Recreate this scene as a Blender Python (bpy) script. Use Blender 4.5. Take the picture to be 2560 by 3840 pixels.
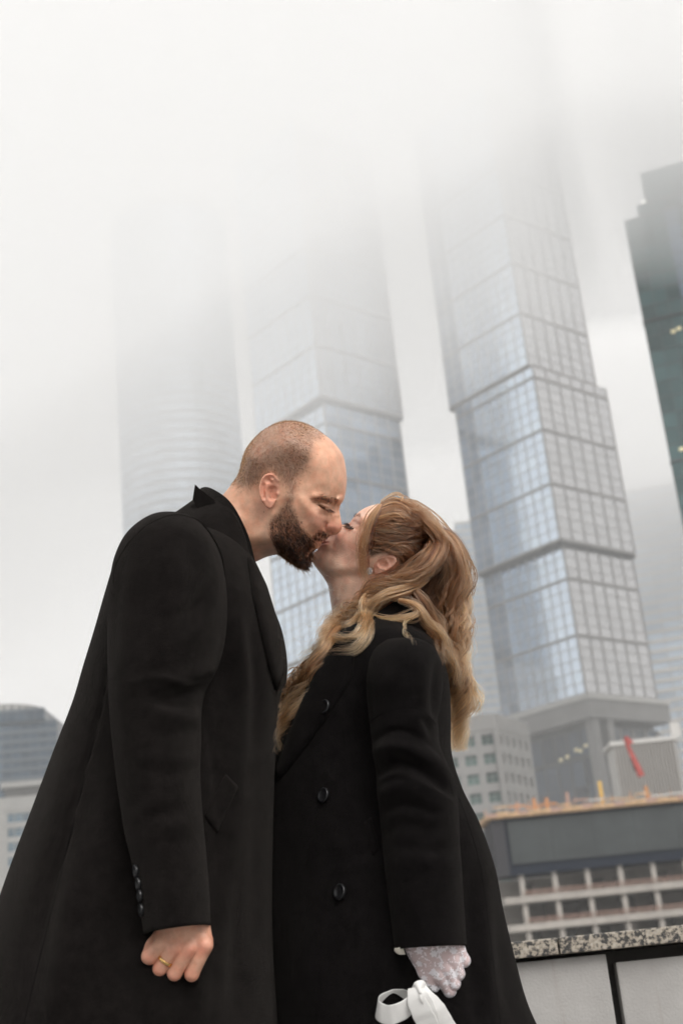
import bpy, bmesh, math, random
import numpy as np
from mathutils import Vector, Matrix, noise as mnoise
random.seed(7)
rng = np.random.default_rng(7)
SC = bpy.context.scene
for _o in list(bpy.data.objects):
    bpy.data.objects.remove(_o)
COL = SC.collection

# ------------------------------------------------------------------ camera
FPX, PITCH, ROLL, CAMZ = 5000.0, math.radians(19.8), math.radians(5.8), 0.95
FW = np.array([0, math.cos(PITCH), math.sin(PITCH)])
_r0 = np.array([1.0, 0, 0]); _u0 = np.array([0, -math.sin(PITCH), math.cos(PITCH)])
CR = math.cos(ROLL) * _r0 - math.sin(ROLL) * _u0
CU = math.sin(ROLL) * _r0 + math.cos(ROLL) * _u0
CAM = np.array([0, 0, CAMZ])
cd = bpy.data.cameras.new('camera')
cam = bpy.data.objects.new('camera', cd); COL.objects.link(cam)
cam.matrix_world = Matrix(((CR[0], CU[0], -FW[0], CAM[0]), (CR[1], CU[1], -FW[1], CAM[1]), (CR[2], CU[2], -FW[2], CAM[2]), (0, 0, 0, 1)))
cd.sensor_fit = 'HORIZONTAL'; cd.sensor_width = 24.0; cd.lens = 24.0 * FPX / 2560
cd.clip_start = 0.05; cd.clip_end = 20000
cd.dof.use_dof = True; cd.dof.focus_distance = 2.14; cd.dof.aperture_fstop = 5.6; cd.dof.aperture_blades = 9
SC.camera = cam

# ------------------------------------------------------------------ sky, sun, exposure
SUN_EL, SUN_AZ = math.radians(45), math.radians(150)     # azimuth from +Y towards +X
w = bpy.data.worlds.new('World'); SC.world = w; w.use_nodes = True
nt = w.node_tree; nt.nodes.clear()
sky = nt.nodes.new('ShaderNodeTexSky'); sky.sky_type = 'NISHITA'; sky.sun_disc = False
sky.sun_elevation = SUN_EL; sky.sun_rotation = SUN_AZ; sky.air_density = 1.0; sky.dust_density = 6.0
hs = nt.nodes.new('ShaderNodeHueSaturation'); hs.inputs['Saturation'].default_value = 0.05
mx = nt.nodes.new('ShaderNodeMix'); mx.data_type = 'RGBA'; mx.inputs[0].default_value = 0.8
mx.inputs[7].default_value = (5.6, 5.52, 5.40, 1)          # the even white of an overcast sky
bg = nt.nodes.new('ShaderNodeBackground'); bg.inputs['Strength'].default_value = 0.1
wo = nt.nodes.new('ShaderNodeOutputWorld')
nt.links.new(sky.outputs[0], hs.inputs['Color']); nt.links.new(hs.outputs[0], mx.inputs[6])
nt.links.new(mx.outputs[2], bg.inputs['Color']); nt.links.new(bg.outputs[0], wo.inputs['Surface'])
sl = bpy.data.lights.new('sun', 'SUN'); sl.energy = 1.15; sl.angle = math.radians(38); sl.color = (1.0, 0.97, 0.93)
sun = bpy.data.objects.new('sun', sl); COL.objects.link(sun)
_sd = Vector((math.sin(SUN_AZ) * math.cos(SUN_EL), math.cos(SUN_AZ) * math.cos(SUN_EL), math.sin(SUN_EL)))
sun.rotation_euler = _sd.to_track_quat('Z', 'Y').to_euler()
SC.view_settings.view_transform = 'Standard'; SC.view_settings.look = 'None'
SC.view_settings.exposure = 0.77; SC.view_settings.gamma = 1.0; SC.view_settings.use_curve_mapping = False
cy = SC.cycles
cy.max_bounces = 16; cy.diffuse_bounces = 3; cy.glossy_bounces = 3; cy.transmission_bounces = 6
cy.volume_bounces = 14; cy.transparent_max_bounces = 12; cy.use_denoising = True
cy.use_adaptive_sampling = True; cy.adaptive_threshold = 0.02; cy.adaptive_min_samples = 12
cy.sample_clamp_indirect = 4.0
try: cy.denoiser = 'OPENIMAGEDENOISE'
except Exception: pass

# ------------------------------------------------------------------ helpers
def ray(px, py):
    return FW + (px - 1280) / FPX * CR - (py - 1920) / FPX * CU
def PD(px, py, d):            # a point of the photograph at depth d along the view axis
    return CAM + d * ray(px, py)
def PY(px, py, Y):            # ... on the upright plane y = Y
    r = ray(px, py); return CAM + r * (Y / r[1])
def PZ(px, py, z):            # ... on the level plane z
    r = ray(px, py); return CAM + r * ((z - CAMZ) / r[2])

def tag(o, label=None, cat=None, group=None, kind=None):
    if label: o['label'] = label
    if cat: o['category'] = cat
    if group: o['group'] = group
    if kind: o['kind'] = kind
    return o
def empty(name, loc=(0, 0, 0), rz=0.0):
    o = bpy.data.objects.new(name, None); COL.objects.link(o)
    o.location = loc; o.rotation_euler = (0, 0, rz); o.empty_display_size = 0.2
    return o
def mesh_data(name, v, f, mat=None, smooth=False):
    me = bpy.data.meshes.new(name)
    me.from_pydata([tuple(map(float, p)) for p in v], [], [tuple(map(int, q)) for q in f])
    if mat: me.materials.append(mat)
    if smooth: me.polygons.foreach_set('use_smooth', [True] * len(me.polygons))
    me.update(); return me
def link(name, me, parent=None, loc=None, rz=None):
    o = bpy.data.objects.new(name, me); COL.objects.link(o)
    if parent: o.parent = parent
    if loc is not None: o.location = loc
    if rz is not None: o.rotation_euler = (0, 0, rz)
    return o
def obj(name, v, f, mat=None, parent=None, smooth=False):
    return link(name, mesh_data(name, v, f, mat, smooth), parent)
BF = [(0, 3, 2, 1), (4, 5, 6, 7), (0, 1, 5, 4), (1, 2, 6, 5), (2, 3, 7, 6), (3, 0, 4, 7)]
def bxv(x0, x1, y0, y1, z0, z1):
    return [(x0, y0, z0), (x1, y0, z0), (x1, y1, z0), (x0, y1, z0), (x0, y0, z1), (x1, y0, z1), (x1, y1, z1), (x0, y1, z1)]
class MB:                     # collects boxes and prisms into one mesh
    def __init__(s): s.v = []; s.f = []
    def add(s, v, f):
        n = len(s.v); s.v += list(v); s.f += [tuple(i + n for i in q) for q in f]; return s
    def box(s, *a): return s.add(bxv(*a), BF)
    def bar(s, p, q, r, n=6):
        p, q = Vector(p), Vector(q); d = (q - p).normalized()
        a = d.orthogonal().normalized(); b = d.cross(a)
        v = [tuple(c + a * (r * math.cos(2 * math.pi * i / n)) + b * (r * math.sin(2 * math.pi * i / n))) for c in (p, q) for i in range(n)]
        return s.add(v, [(i, (i + 1) % n, n + (i + 1) % n, n + i) for i in range(n)] + [tuple(range(n))[::-1], tuple(range(n, 2 * n))])
    def prism(s, pts, z0, z1):
        n = len(pts)
        return s.add([(p[0], p[1], z0) for p in pts] + [(p[0], p[1], z1) for p in pts],
                     [(i, (i + 1) % n, n + (i + 1) % n, n + i) for i in range(n)] + [tuple(range(n))[::-1], tuple(range(n, 2 * n))])
    def build(s, name, mat, parent=None, smooth=False): return obj(name, s.v, s.f, mat, parent, smooth)
    def data(s, name, mat): return mesh_data(name, s.v, s.f, mat)

# ------------------------------------------------------------------ materials
def mat_new(name):
    m = bpy.data.materials.new(name); m.use_nodes = True
    n = m.node_tree; b = n.nodes['Principled BSDF']; return m, n, b
def N(nt, t, **kw):
    n = nt.nodes.new(t)
    for k, v in kw.items():
        if k in n.inputs: n.inputs[k].default_value = v
        else: setattr(n, k, v)
    return n
def flat(name, col, rough=0.6, metal=0.0, spec=0.5, var=0.0, nscale=3.0, bump=0.0, bscale=40.0):
    m, n, b = mat_new(name)
    b.inputs['Base Color'].default_value = (*col, 1); b.inputs['Roughness'].default_value = rough
    b.inputs['Metallic'].default_value = metal; b.inputs['Specular IOR Level'].default_value = spec
    tc = N(n, 'ShaderNodeTexCoord')
    if var:
        nz = N(n, 'ShaderNodeTexNoise', Scale=nscale, Detail=6.0, Roughness=0.6); n.links.new(tc.outputs['Object'], nz.inputs['Vector'])
        rp = N(n, 'ShaderNodeMapRange'); rp.inputs['From Min'].default_value = 0.3; rp.inputs['From Max'].default_value = 0.7
        rp.inputs['To Min'].default_value = 1 - var; rp.inputs['To Max'].default_value = 1 + var
        mu = N(n, 'ShaderNodeMix', data_type='RGBA', blend_type='MULTIPLY'); mu.inputs[0].default_value = 1
        mu.inputs[6].default_value = (*col, 1)
        n.links.new(nz.outputs['Fac'], rp.inputs['Value']); n.links.new(rp.outputs[0], mu.inputs[7]); n.links.new(mu.outputs[2], b.inputs['Base Color'])
    if bump:
        nb = N(n, 'ShaderNodeTexNoise', Scale=bscale, Detail=5.0); n.links.new(tc.outputs['Object'], nb.inputs['Vector'])
        bp = N(n, 'ShaderNodeBump', Strength=bump, Distance=0.01); n.links.new(nb.outputs['Fac'], bp.inputs['Height']); n.links.new(bp.outputs[0], b.inputs['Normal'])
    return m
def glassy(name, col, rough=0.12, metal=0.35, spread=0.25):
    """coated facade glass; each pane a slightly different tint"""
    m, n, b = mat_new(name)
    oi = N(n, 'ShaderNodeObjectInfo')
    geo = N(n, 'ShaderNodeNewGeometry')
    wn = N(n, 'ShaderNodeTexWhiteNoise', noise_dimensions='2D')
    cx = N(n, 'ShaderNodeCombineXYZ'); n.links.new(oi.outputs['Random'], cx.inputs[0]); n.links.new(geo.outputs['Random Per Island'], cx.inputs[1])
    n.links.new(cx.outputs[0], wn.inputs['Vector'])
    mr = N(n, 'ShaderNodeMapRange'); mr.inputs['To Min'].default_value = 1 - spread; mr.inputs['To Max'].default_value = 1 + spread
    n.links.new(wn.outputs['Value'], mr.inputs['Value'])
    mu = N(n, 'ShaderNodeMix', data_type='RGBA', blend_type='MULTIPLY'); mu.inputs[0].default_value = 1; mu.inputs[6].default_value = (*col, 1)
    n.links.new(mr.outputs[0], mu.inputs[7]); n.links.new(mu.outputs[2], b.inputs['Base Color'])
    b.inputs['Roughness'].default_value = rough; b.inputs['Metallic'].default_value = metal
    return m
def glow(name, col, e):
    m, n, b = mat_new(name)
    b.inputs['Base Color'].default_value = (*col, 1); b.inputs['Emission Color'].default_value = (*col, 1); b.inputs['Emission Strength'].default_value = e
    return m
HAZE = 0.0004
CLOUDS = ((-260, 68, 230, 248, 93, 47, 250, .12, 1, 3, .50, 40, 14, .0, 'low white cloud swallowing the tops of the stacked and round towers'),
          (49, 200, 226, 248, 166, 130, 249, .085, 2, 3, -.02, 20, 30, .0, 'thin low cloud veiling the roof of the dark tower'),
          (60, 300, 560, 590, 205, 140, 287, .06, 5, 6, .0, 6, 1, .0, 'pale cloud hiding the top of the banded office block'),
          (-62, 420, 303, 338, 0, -4, 286, .0055, 4, 1, .0, 14, 1, .0, 'thin mist standing in front of the towers'),
          (-480, 480, 690, 745, -5, -5, 288, .015, 3, .5, .0, 1, 1, .0, 'wall of white fog added behind the whole city to even the sky'))  # last bank is added so sky gaps match the brightness of the cloud
# ================================================================== ground, river bank, haze
M = {}
M['paving'] = flat('paving', (0.21, 0.205, 0.2), 0.85, var=0.25, nscale=1.5, bump=0.3)
M['far_ground'] = flat('far_ground', (0.30, 0.30, 0.295), 0.9, var=0.3, nscale=0.05)
M['water'] = flat('water', (0.05, 0.065, 0.07), 0.12, bump=0.4, bscale=0.8)
gr = obj('ground', [(-700, 60, -6.5), (700, 60, -6.5), (700, 780, -6.5), (-700, 780, -6.5)], [(0, 1, 2, 3)], M['far_ground']); tag(gr, kind='structure')
wa = obj('river_water', [(-700, 3.6, -7.0), (700, 3.6, -7.0), (700, 62, -7.0), (-700, 62, -7.0)], [(0, 1, 2, 3)], M['water']); tag(wa, kind='structure')
em = MB().box(-400, 400, -60, 3.62, -7.4, 0.0).build('embankment_pavement', M['paving']); tag(em, kind='structure')

def sst(a, b, x):
    t = np.clip((x - a) / (b - a), 0, 1); return t * t * (3 - 2 * t)
def volume_mat(name, dens, col=(0.996, 0.996, 0.996), ani=0.0):
    m = bpy.data.materials.new(name); m.use_nodes = True; n = m.node_tree; n.nodes.clear()
    o = n.nodes.new('ShaderNodeOutputMaterial'); pv = n.nodes.new('ShaderNodeVolumePrincipled')
    pv.inputs['Color'].default_value = (*col, 1); pv.inputs['Density'].default_value = dens; pv.inputs['Anisotropy'].default_value = ani
    n.links.new(pv.outputs[0], o.inputs['Volume']); return m
hz = MB().box(-720, 720, -90, 800, -9, 292).build('haze', volume_mat('haze_air', HAZE)); tag(hz, 'pale even mist filling the air', 'haze', kind='stuff')
# banks of low cloud drifting in front of the towers: each a closed wedge whose underside slopes, so it thins out downwards
def cloud_bank(x0, x1, y0, y1, zfront, zback, ztop, dens, seed, amp, lean, tl, tr, ani, label):
    nx = 120; v = []; f = []
    for i in range(nx + 1):
        x = x0 + (x1 - x0) * i / nx; w_ = amp * mnoise.noise((x / 70 + seed, seed * 3.1, .5)) + lean * (x - (x0 + x1) / 2)
        w2 = amp * .6 * mnoise.noise((x / 40 + seed, seed * 1.7, 4.5))
        f_ = float(sst(x0 - .5, x0 + tl, x) * sst(x1 + .5, x1 - tr, x)); ya_, yb_ = y0, y0 + (y1 - y0) * max(f_, .01)      # the bank tapers away at its ends
        v += [(x, ya_, zfront + w_ + w2), (x, ya_, ztop), (x, yb_, ztop), (x, yb_, zback + w_)]
    for i in range(nx):
        a = i * 4
        for q in range(4):
            f.append((a + q, a + (q + 1) % 4, a + 4 + (q + 1) % 4, a + 4 + q))
    f += [(3, 2, 1, 0), tuple(nx * 4 + q for q in range(4))]
    o = obj('low_cloud', v, f, volume_mat('cloud_%d' % seed, dens, ani=ani)); tag(o, label, 'cloud', 'banks of low cloud', kind='stuff')
    bm = bmesh.new(); bm.from_mesh(o.data); bmesh.ops.recalc_face_normals(bm, faces=bm.faces); bm.to_mesh(o.data); bm.free()
for c_ in CLOUDS: cloud_bank(*c_)

# ================================================================== towers
M['pane_blue'] = glassy('pane_blue', (0.74, 0.85, 0.98), 0.15, 0.9, 0.05)
M['pane_gray'] = glassy('pane_gray', (0.56, 0.56, 0.57), 0.2, 0.8, 0.05)
M['pane_strip'] = glassy('pane_strip', (0.36, 0.42, 0.50), 0.15, 0.6, 0.25)
M['pane_teal'] = glassy('pane_teal', (0.05, 0.105, 0.108), 0.15, 0.35, 0.3)
M['pane_deep'] = glassy('pane_deep', (0.14, 0.19, 0.25), 0.15, 0.4, 0.25)
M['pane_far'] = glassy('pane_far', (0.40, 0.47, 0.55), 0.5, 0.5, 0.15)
M['core'] = flat('core', (0.30, 0.31, 0.32), 0.7)
M['mullion'] = flat('mullion', (0.30, 0.285, 0.27), 0.5)
M['mullion_dark'] = flat('mullion_dark', (0.25, 0.24, 0.235), 0.5)
M['mullion_cream'] = flat('mullion_cream', (0.46, 0.44, 0.41), 0.5)
M['core_dark'] = flat('core_dark', (0.05, 0.055, 0.06), 0.6)
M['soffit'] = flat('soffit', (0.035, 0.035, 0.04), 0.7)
M['stone'] = flat('stone', (0.27, 0.265, 0.26), 0.85, var=0.12, nscale=0.2)
M['stone_light'] = flat('stone_light', (0.55, 0.54, 0.52), 0.8, var=0.06, nscale=0.3)
M['concrete'] = flat('concrete', (0.36, 0.33, 0.30), 0.9, var=0.2, nscale=0.4)

def face(thing, K, e, wd, z0, z1, nb, fh, pane, mull, band, k_band, count, mw=0.35, bw=1.1, gap=0.05, flr=0.10, cols=None, prou=0.16, lim=300):
    """one curtain-wall face: K its start, e its direction; panes, upright mullions and level bands are objects of their own"""
    e = np.array([e[0], e[1]]); rz = math.atan2(e[1], e[0]); nrm = np.array([e[1], -e[0]])
    if np.dot(nrm, -np.array([K[0], K[1]])) < 0: nrm = -nrm
    s = 1 if np.dot(nrm, np.array([math.sin(rz), -math.cos(rz)])) > 0 else -1     # local -y is outwards when s = 1
    nf = max(1, int(round((z1 - z0) / fh))); fh = (z1 - z0) / nf; cw = wd / nb
    def loc(u, z, d=0.0):
        p = np.array(K[:2]) + e * u + nrm * d; return (p[0], p[1], z)
    pm = [MB().box(-cw / 2 + gap, cw / 2 - gap, -0.1, 0.1, -fh / 2 + flr, fh / 2 - flr).data('pane', pm_) for pm_ in (pane if isinstance(pane, list) else [pane])]
    rest = {}
    for j in range(nf):
        for i in range(nb):
            mi = (cols[i] if cols else 0)
            l = loc((i + .5) * cw, z0 + (j + .5) * fh, 0.0)
            if count[0] < lim:
                count[0] += 1; link('pane', pm[mi], thing, l, rz + random.uniform(-.006, .006))
            else:
                r = rest.setdefault(mi, MB()); c, sn = math.cos(rz), math.sin(rz)
                r.add([(l[0] + c * x - sn * y, l[1] + sn * x + c * y, l[2] + z) for x, y, z in bxv(-cw / 2 + gap, cw / 2 - gap, -0.1, 0.1, -fh / 2 + flr, fh / 2 - flr)], BF)
    for mi, r in rest.items():
        o = r.build('pane', (pane if isinstance(pane, list) else [pane])[mi], thing); o['kind'] = 'stuff'
    mm = MB().box(-mw / 2, mw / 2, -prou - 0.12, prou + 0.12, 0, z1 - z0).data('mullion', mull)
    for i in range(nb + 1): link('mullion', mm, thing, loc(i * cw, z0, 0.02), rz)
    fm = MB().box(0, wd, -0.13, 0.13, -0.1, 0.1).data('floor_line', mull)
    bm_ = MB().box(0, wd, -0.34, 0.34, -bw / 2, bw / 2).data('band', band)
    for j in range(nf + 1):
        isb = (j % k_band == 0)
        link('band' if isb else 'floor_line', bm_ if isb else fm, thing, loc(0, z0 + j * fh, 0.03), rz)

def quad(K, eL, eR, wl, wr):
    K = np.array(K[:2]); return [K, K + eR * wr, K + eR * wr + eL * wl, K + eL * wl]
def unit(a): return np.array([math.cos(a), math.sin(a)])
YAW = math.radians(41.0); ER, EL = unit(YAW), unit(YAW + math.pi / 2)
S = 0.8

# ---- tower C: three stacked shifted boxes on a podium
tC = empty('glass_tower', (78 * S, 455 * S, -6.5)); tC.location = (0, 0, 0)
tag(tC, 'pale blue glass tower of shifted stacked boxes, the clearest one above the podium', 'tower', 'twin towers of stacked boxes')
c4 = lambda x, y: (1560 + x * .6378, 1250 + y * .6378)
c6 = lambda x, y: (300 + x * 1400 / 1568, 700 + y * 1400 / 1568)
hj1, hj2, hb = 205 * S + CAMZ, 138 * S + CAMZ, 85 * S + CAMZ
cnt = [0]
Kup = PZ(*c4(660, 185), hj1)[:2]; Kmid = PZ(*c4(845, 1212), hj2)[:2]
W40 = 40 * S
Kmid = Kmid; Klow = Kmid + (EL * 1.3 + ER * 2.2)
def section(thing, K, wl, wr, z0, z1, paneL, paneR, nbl, nbr, cnt, colsL=None, fh=3.3, kb=5, mullL='mullion_cream', mullR='mullion_dark', soffit=True, bandL='mullion', bandR='mullion_dark'):
    q = quad(K + (EL + ER) * 0.25, EL, ER, wl - .5, wr - .5)
    MB().prism(q, z0, z1).build('core', M['core'], thing)
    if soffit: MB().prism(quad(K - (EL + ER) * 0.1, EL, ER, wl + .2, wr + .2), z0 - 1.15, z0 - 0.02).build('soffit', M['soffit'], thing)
    face(thing, K, EL, wl, z0, z1, nbl, fh, paneL, M[mullL], M[bandL], kb, cnt, cols=colsL, bw=0.7, mw=0.14)
    face(thing, K, ER, wr, z0, z1, nbr, fh, paneR, M[mullR], M[bandR], kb, cnt, bw=0.9, mw=0.3)
cl8 = [0] * 7 + [1, 1]
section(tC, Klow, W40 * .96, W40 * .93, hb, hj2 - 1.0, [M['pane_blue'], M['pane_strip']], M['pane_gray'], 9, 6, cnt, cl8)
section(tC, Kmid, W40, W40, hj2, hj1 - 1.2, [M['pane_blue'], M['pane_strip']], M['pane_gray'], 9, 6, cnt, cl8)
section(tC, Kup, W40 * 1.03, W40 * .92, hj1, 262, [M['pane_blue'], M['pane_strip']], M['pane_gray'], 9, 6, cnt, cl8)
# podium of tower C
MB().prism(quad(Klow - (EL + ER) * 1.4, EL, ER, W40 + 2, W40 + 2), hb - 6.5, hb - 0.95).build('overhang', M['stone'], tC)
MB().prism(quad(Klow - (EL + ER) * 1.9, EL, ER, W40 + 3, W40 + 3), hb - 1.6, hb - 0.2).build('coping', M['stone_light'], tC)
MB().prism(quad(Klow + EL * 3 + ER * 4, EL, ER, W40 - 4, W40 - 6), -6.5, hb - 6.4).build('lobby_core', M['core_dark'], tC)
M['lobby_glass'] = glassy('lobby_glass', (0.035, 0.055, 0.085), 0.2, 0.0, 0.5)
lob = Klow + EL * 2.6 + ER * 3.6
lc = [0]
face(tC, lob, EL, W40 - 4, hb - 30, hb - 8, 6, 7.4, [M['lobby_glass']], M['core_dark'], M['core_dark'], 2, lc, mw=0.5)
face(tC, lob, ER, W40 - 5, hb - 30, hb - 8, 5, 7.4, [M['lobby_glass']], M['stone'], M['stone'], 2, lc, mw=1.4)
M['lamp_warm'] = glow('lamp_warm', (1.0, 0.88, 0.55), 0.10)
for u, z in ((5, -13.5), (6.4, -13.0), (9.8, -14.2), (12.2, -14.6), (3.0, -12.5)):
    p = lob + EL * u - (EL * 0 + ER) * .35
    MB().box(-.55, .55, -.2, .2, -.4, .4).data('lobby_lamp', M['lamp_warm'])
    link('lobby_lamp', MB().box(-.55, .55, -.15, .15, -.4, .4).data('lobby_lamp', M['lamp_warm']), tC, (p[0], p[1], hb + z), YAW + math.pi / 2)
for u in (0.0, 6.0):   # the stout corner piers
    p = Klow + ER * (1.2 + u) + EL * .6
    link('pier', MB().box(-1.3, 1.3, -1.3, 1.3, -6.5, hb - 6.6).data('pier', M['stone']), tC, (p[0], p[1], 0), YAW)

# ---- tower B behind the man's head
tB = empty('glass_tower'); tag(tB, 'blue grey glass tower of stacked boxes directly behind the couple\'s heads', 'tower', 'twin towers of stacked boxes')
KB = PZ(*c6(1010, 880), hj1)[:2]; cb = [0]
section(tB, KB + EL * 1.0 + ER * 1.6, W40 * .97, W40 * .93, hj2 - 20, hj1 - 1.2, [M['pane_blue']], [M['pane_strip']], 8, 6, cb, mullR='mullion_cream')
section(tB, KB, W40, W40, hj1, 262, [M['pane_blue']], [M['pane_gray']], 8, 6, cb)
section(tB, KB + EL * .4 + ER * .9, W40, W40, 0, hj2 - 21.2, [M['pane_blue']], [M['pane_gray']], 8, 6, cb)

# ---- tower A: round tower on the left, ringed by bands
tA = empty('round_tower'); tag(tA, 'faint round tower with level bands fading into cloud, left of the man', 'tower')
YA = 520 * S; xa0 = -95.2 * S; xa1 = -40.4 * S; ra = (xa1 - xa0) / 2; ca = ((xa0 + xa1) / 2, YA + ra)
def ring(c, r, z0, z1, n=40):
    return MB().prism([(c[0] + r * math.cos(2 * math.pi * i / n), c[1] + r * math.sin(2 * math.pi * i / n)) for i in range(n)], z0, z1)
ring(ca, ra - .5, 0, 280).build('core', M['core'], tA)
na = 36; fhA = 3.6; cn = 0; restA = MB()
aw = 2 * math.pi / na
vv = bxv(-1, 1, -.1, .1, -fhA / 2 + .75, fhA / 2 - .0)
hwA = ra * math.tan(aw / 2) - .05
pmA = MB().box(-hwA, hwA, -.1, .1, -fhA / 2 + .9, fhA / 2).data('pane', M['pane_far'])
for j in range(15, 70):
    z = 40 + j * fhA
    if z > 276: break
    link('band', ring((0, 0), ra + .12, -.45, .45, 36).data('band', M['mullion_cream']) if j == 15 else bandA, tA, (ca[0], ca[1], z - fhA / 2 + .45))
    if j == 15: bandA = tA.children[-1].data
    for i in range(na):
        th = math.pi + (i + .5) * aw
        if math.sin(th) > -0.15: continue
        l = (ca[0] + (ra - .02) * math.cos(th), ca[1] + (ra - .02) * math.sin(th), z)
        if 95 < z < 190 and cn < 300:
            cn += 1; link('pane', pmA, tA, l, th + math.pi / 2)
        else:
            c_, s_ = math.cos(th + math.pi / 2), math.sin(th + math.pi / 2)
            restA.add([(l[0] + c_ * x - s_ * y, l[1] + s_ * x + c_ * y, l[2] + zz) for x, y, zz in bxv(-hwA, hwA, -.1, .1, -fhA / 2 + .9, fhA / 2)], BF)
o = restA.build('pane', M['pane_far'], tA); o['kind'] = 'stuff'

# ---- tower D: dark green glass at the right edge, stepped top
tD = empty('dark_tower'); tag(tD, 'dark green glass tower cut by the right edge, lamps on its roof', 'tower')
c1 = lambda x, y: (2060 + x * 500 / 784, 500 + y * 500 / 784)
YD = 270.0; pD = PY(*c1(440, 515), YD); eD = unit(math.radians(-19)); eDl = unit(math.radians(71))
cdn = [0]
def boxD(off, wd, dp, z0, z1, nb, fh):
    K = pD[:2] + eD * off
    MB().prism([K + eD * .2 + eDl * .25, K + eD * (wd - .2) + eDl * .25, K + eD * wd + eDl * dp, K + eDl * dp], z0, z1).build('core', M['core_dark'], tD)
    face(tD, K, eD, wd, z0, z1, nb, fh, [M['pane_teal'], M['pane_deep']], M['core_dark'], M['core_dark'], 9, cdn, cols=[(i % 5 == 3) * 1 for i in range(nb)], mw=.12, bw=.5, prou=.02, flr=.12, gap=.05)
    face(tD, K, eDl, dp, z0, z1, 6, fh, [M['pane_teal']], M['core_dark'], M['core_dark'], 9, cdn, mw=.12, bw=.5, prou=.02, flr=.12, gap=.05)
zD = pD[2]
boxD(0, 36, 30, 0, zD, 12, 3.8)
boxD(3.4, 32, 24, zD + .05, zD + 3.0, 10, 3.0)
boxD(5.6, 30, 20, zD + 3.1, zD + 11, 10, 3.9)
M['lamp_pale'] = glow('lamp_pale', (1.0, 0.97, 0.88), 1.0)
for x, y in ((557, 400), (583, 385), (612, 372), (668, 345), (698, 332), (728, 318)):
    p = PY(*c1(x, y), YD + .4)
    link('roof_lamp', ring((0, 0), .42, 0, .75, 10).data('roof_lamp', M['lamp_pale']), tD, (p[0], p[1] + .3, p[2] - .4))
for x, y in ((716, 1190), (746, 1178), (770, 1868)):
    p = PY(*c1(x, y), YD)
    q = pD[:2] + eD * ((p[0] - pD[0]) / eD[0])
    link('window_lamp', MB().box(-.5, .5, -.2, .2, -.35, .35).data('window_lamp', M['lamp_warm']), tD, (q[0], q[1] - .25, p[2]), math.radians(-19))

# ---- far slab E behind tower C on the right
tE = empty('office_slab'); tag(tE, 'hazy blue banded office block behind the stacked tower, right', 'building')
pE = PY(*c4(1180, 2100), 600); eE = unit(math.radians(-16)); KE = pE[:2]; ce = [0]
MB().prism([KE + eE * .3 + np.array([0, .4]), KE + eE * 74 + np.array([0, .4]), KE + eE * 74 + np.array([0, 30]), KE + np.array([0, 30])], 0, 210).build('core', M['core'], tE)
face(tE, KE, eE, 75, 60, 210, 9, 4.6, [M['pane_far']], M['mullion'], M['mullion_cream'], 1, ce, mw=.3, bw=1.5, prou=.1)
# ---- pale shoulder tower seen between B and C
tS = empty('pale_tower'); tag(tS, 'pale slab of a distant tower just left of the clearest glass tower', 'tower')
pS = PY(*c4(225, 1120), 640); cs = [0]
MB().box(pS[0] + .3, pS[0] + 16, 640.4, 660, 0, pS[2]).build('core', M['core'], tS)
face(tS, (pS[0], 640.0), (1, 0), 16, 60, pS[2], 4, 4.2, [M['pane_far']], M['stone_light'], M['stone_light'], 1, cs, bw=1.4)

# ---- stone block F
tF = empty('stone_building'); tag(tF, 'grey stone office block with green windows behind the woman\'s back', 'building')
cr = lambda x, y: (1700 + x * 860 / 1568, 2550 + y * 860 / 1568)
pF = PY(*cr(272, 228), 260); zF = pF[2]; fl = unit(math.radians(172)); fr = unit(math.radians(62))
KF = pF[:2]
M['green_glass'] = glassy('green_glass', (0.10, 0.15, 0.14), 0.15, 0.3, 0.4)
q = [KF, KF + fr * 16, KF + fr * 16 + fl * 22, KF + fl * 22]
def holed(thing, K, e, wd, z0, z1, nb, fh, wall, glass, ww, wh, name='window', reveal=.35):
    """a masonry wall of piers and spandrels with each window set back in its opening"""
    e = np.array(e); rz = math.atan2(e[1], e[0]); nrm = np.array([e[1], -e[0]])
    if np.dot(nrm, -np.array(K)) < 0: nrm = -nrm
    nf = max(1, int((z1 - z0) / fh)); fh = (z1 - z0) / nf; cw = wd / nb
    P = lambda u, d=0: tuple(np.array(K) + e * u + nrm * d)
    pier = MB().box(-(cw - ww) / 2, (cw - ww) / 2, -.3, .3, 0, z1 - z0).data('pier', wall)
    for i in range(nb + 1): link('pier', pier, thing, (*P(i * cw), z0), rz)
    sp = MB().box(0, wd, -.25, .25, -(fh - wh) / 2, (fh - wh) / 2).data('spandrel', wall)
    for j in range(nf + 1): link('spandrel', sp, thing, (*P(0), z0 + j * fh), rz)
    gl = MB().box(-ww / 2, ww / 2, -.05, .05, -wh / 2, wh / 2).data('pane', glass)
    fm = MB().box(-.06, .06, -.1, .1, -wh / 2, wh / 2).box(-ww / 2, ww / 2, -.1, .1, wh * .16, wh * .16 + .1).data('frame', wall)
    for i in range(nb):
        for j in range(nf):
            wdo = link(name, gl, thing, (*P((i + .5) * cw, -reveal), z0 + (j + .5) * fh), rz)
            link('frame', fm, wdo, (0, 0, 0), 0)
MB().prism([KF + fl * .4 + fr * .4, KF + fr * 15.6 + fl * .4, KF + fr * 15.6 + fl * 21.6, KF + fr * .4 + fl * 21.6], -6.5, zF - .3).build('core', M['green_glass'], tF)
holed(tF, KF, fl, 22, 6, zF - 3.2, 6, 3.5, M['stone'], M['green_glass'], 2.3, 2.0)
holed(tF, KF, fr, 16, 6, zF - 3.2, 5, 3.5, M['stone'], M['green_glass'], 1.5, 2.0)
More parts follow.
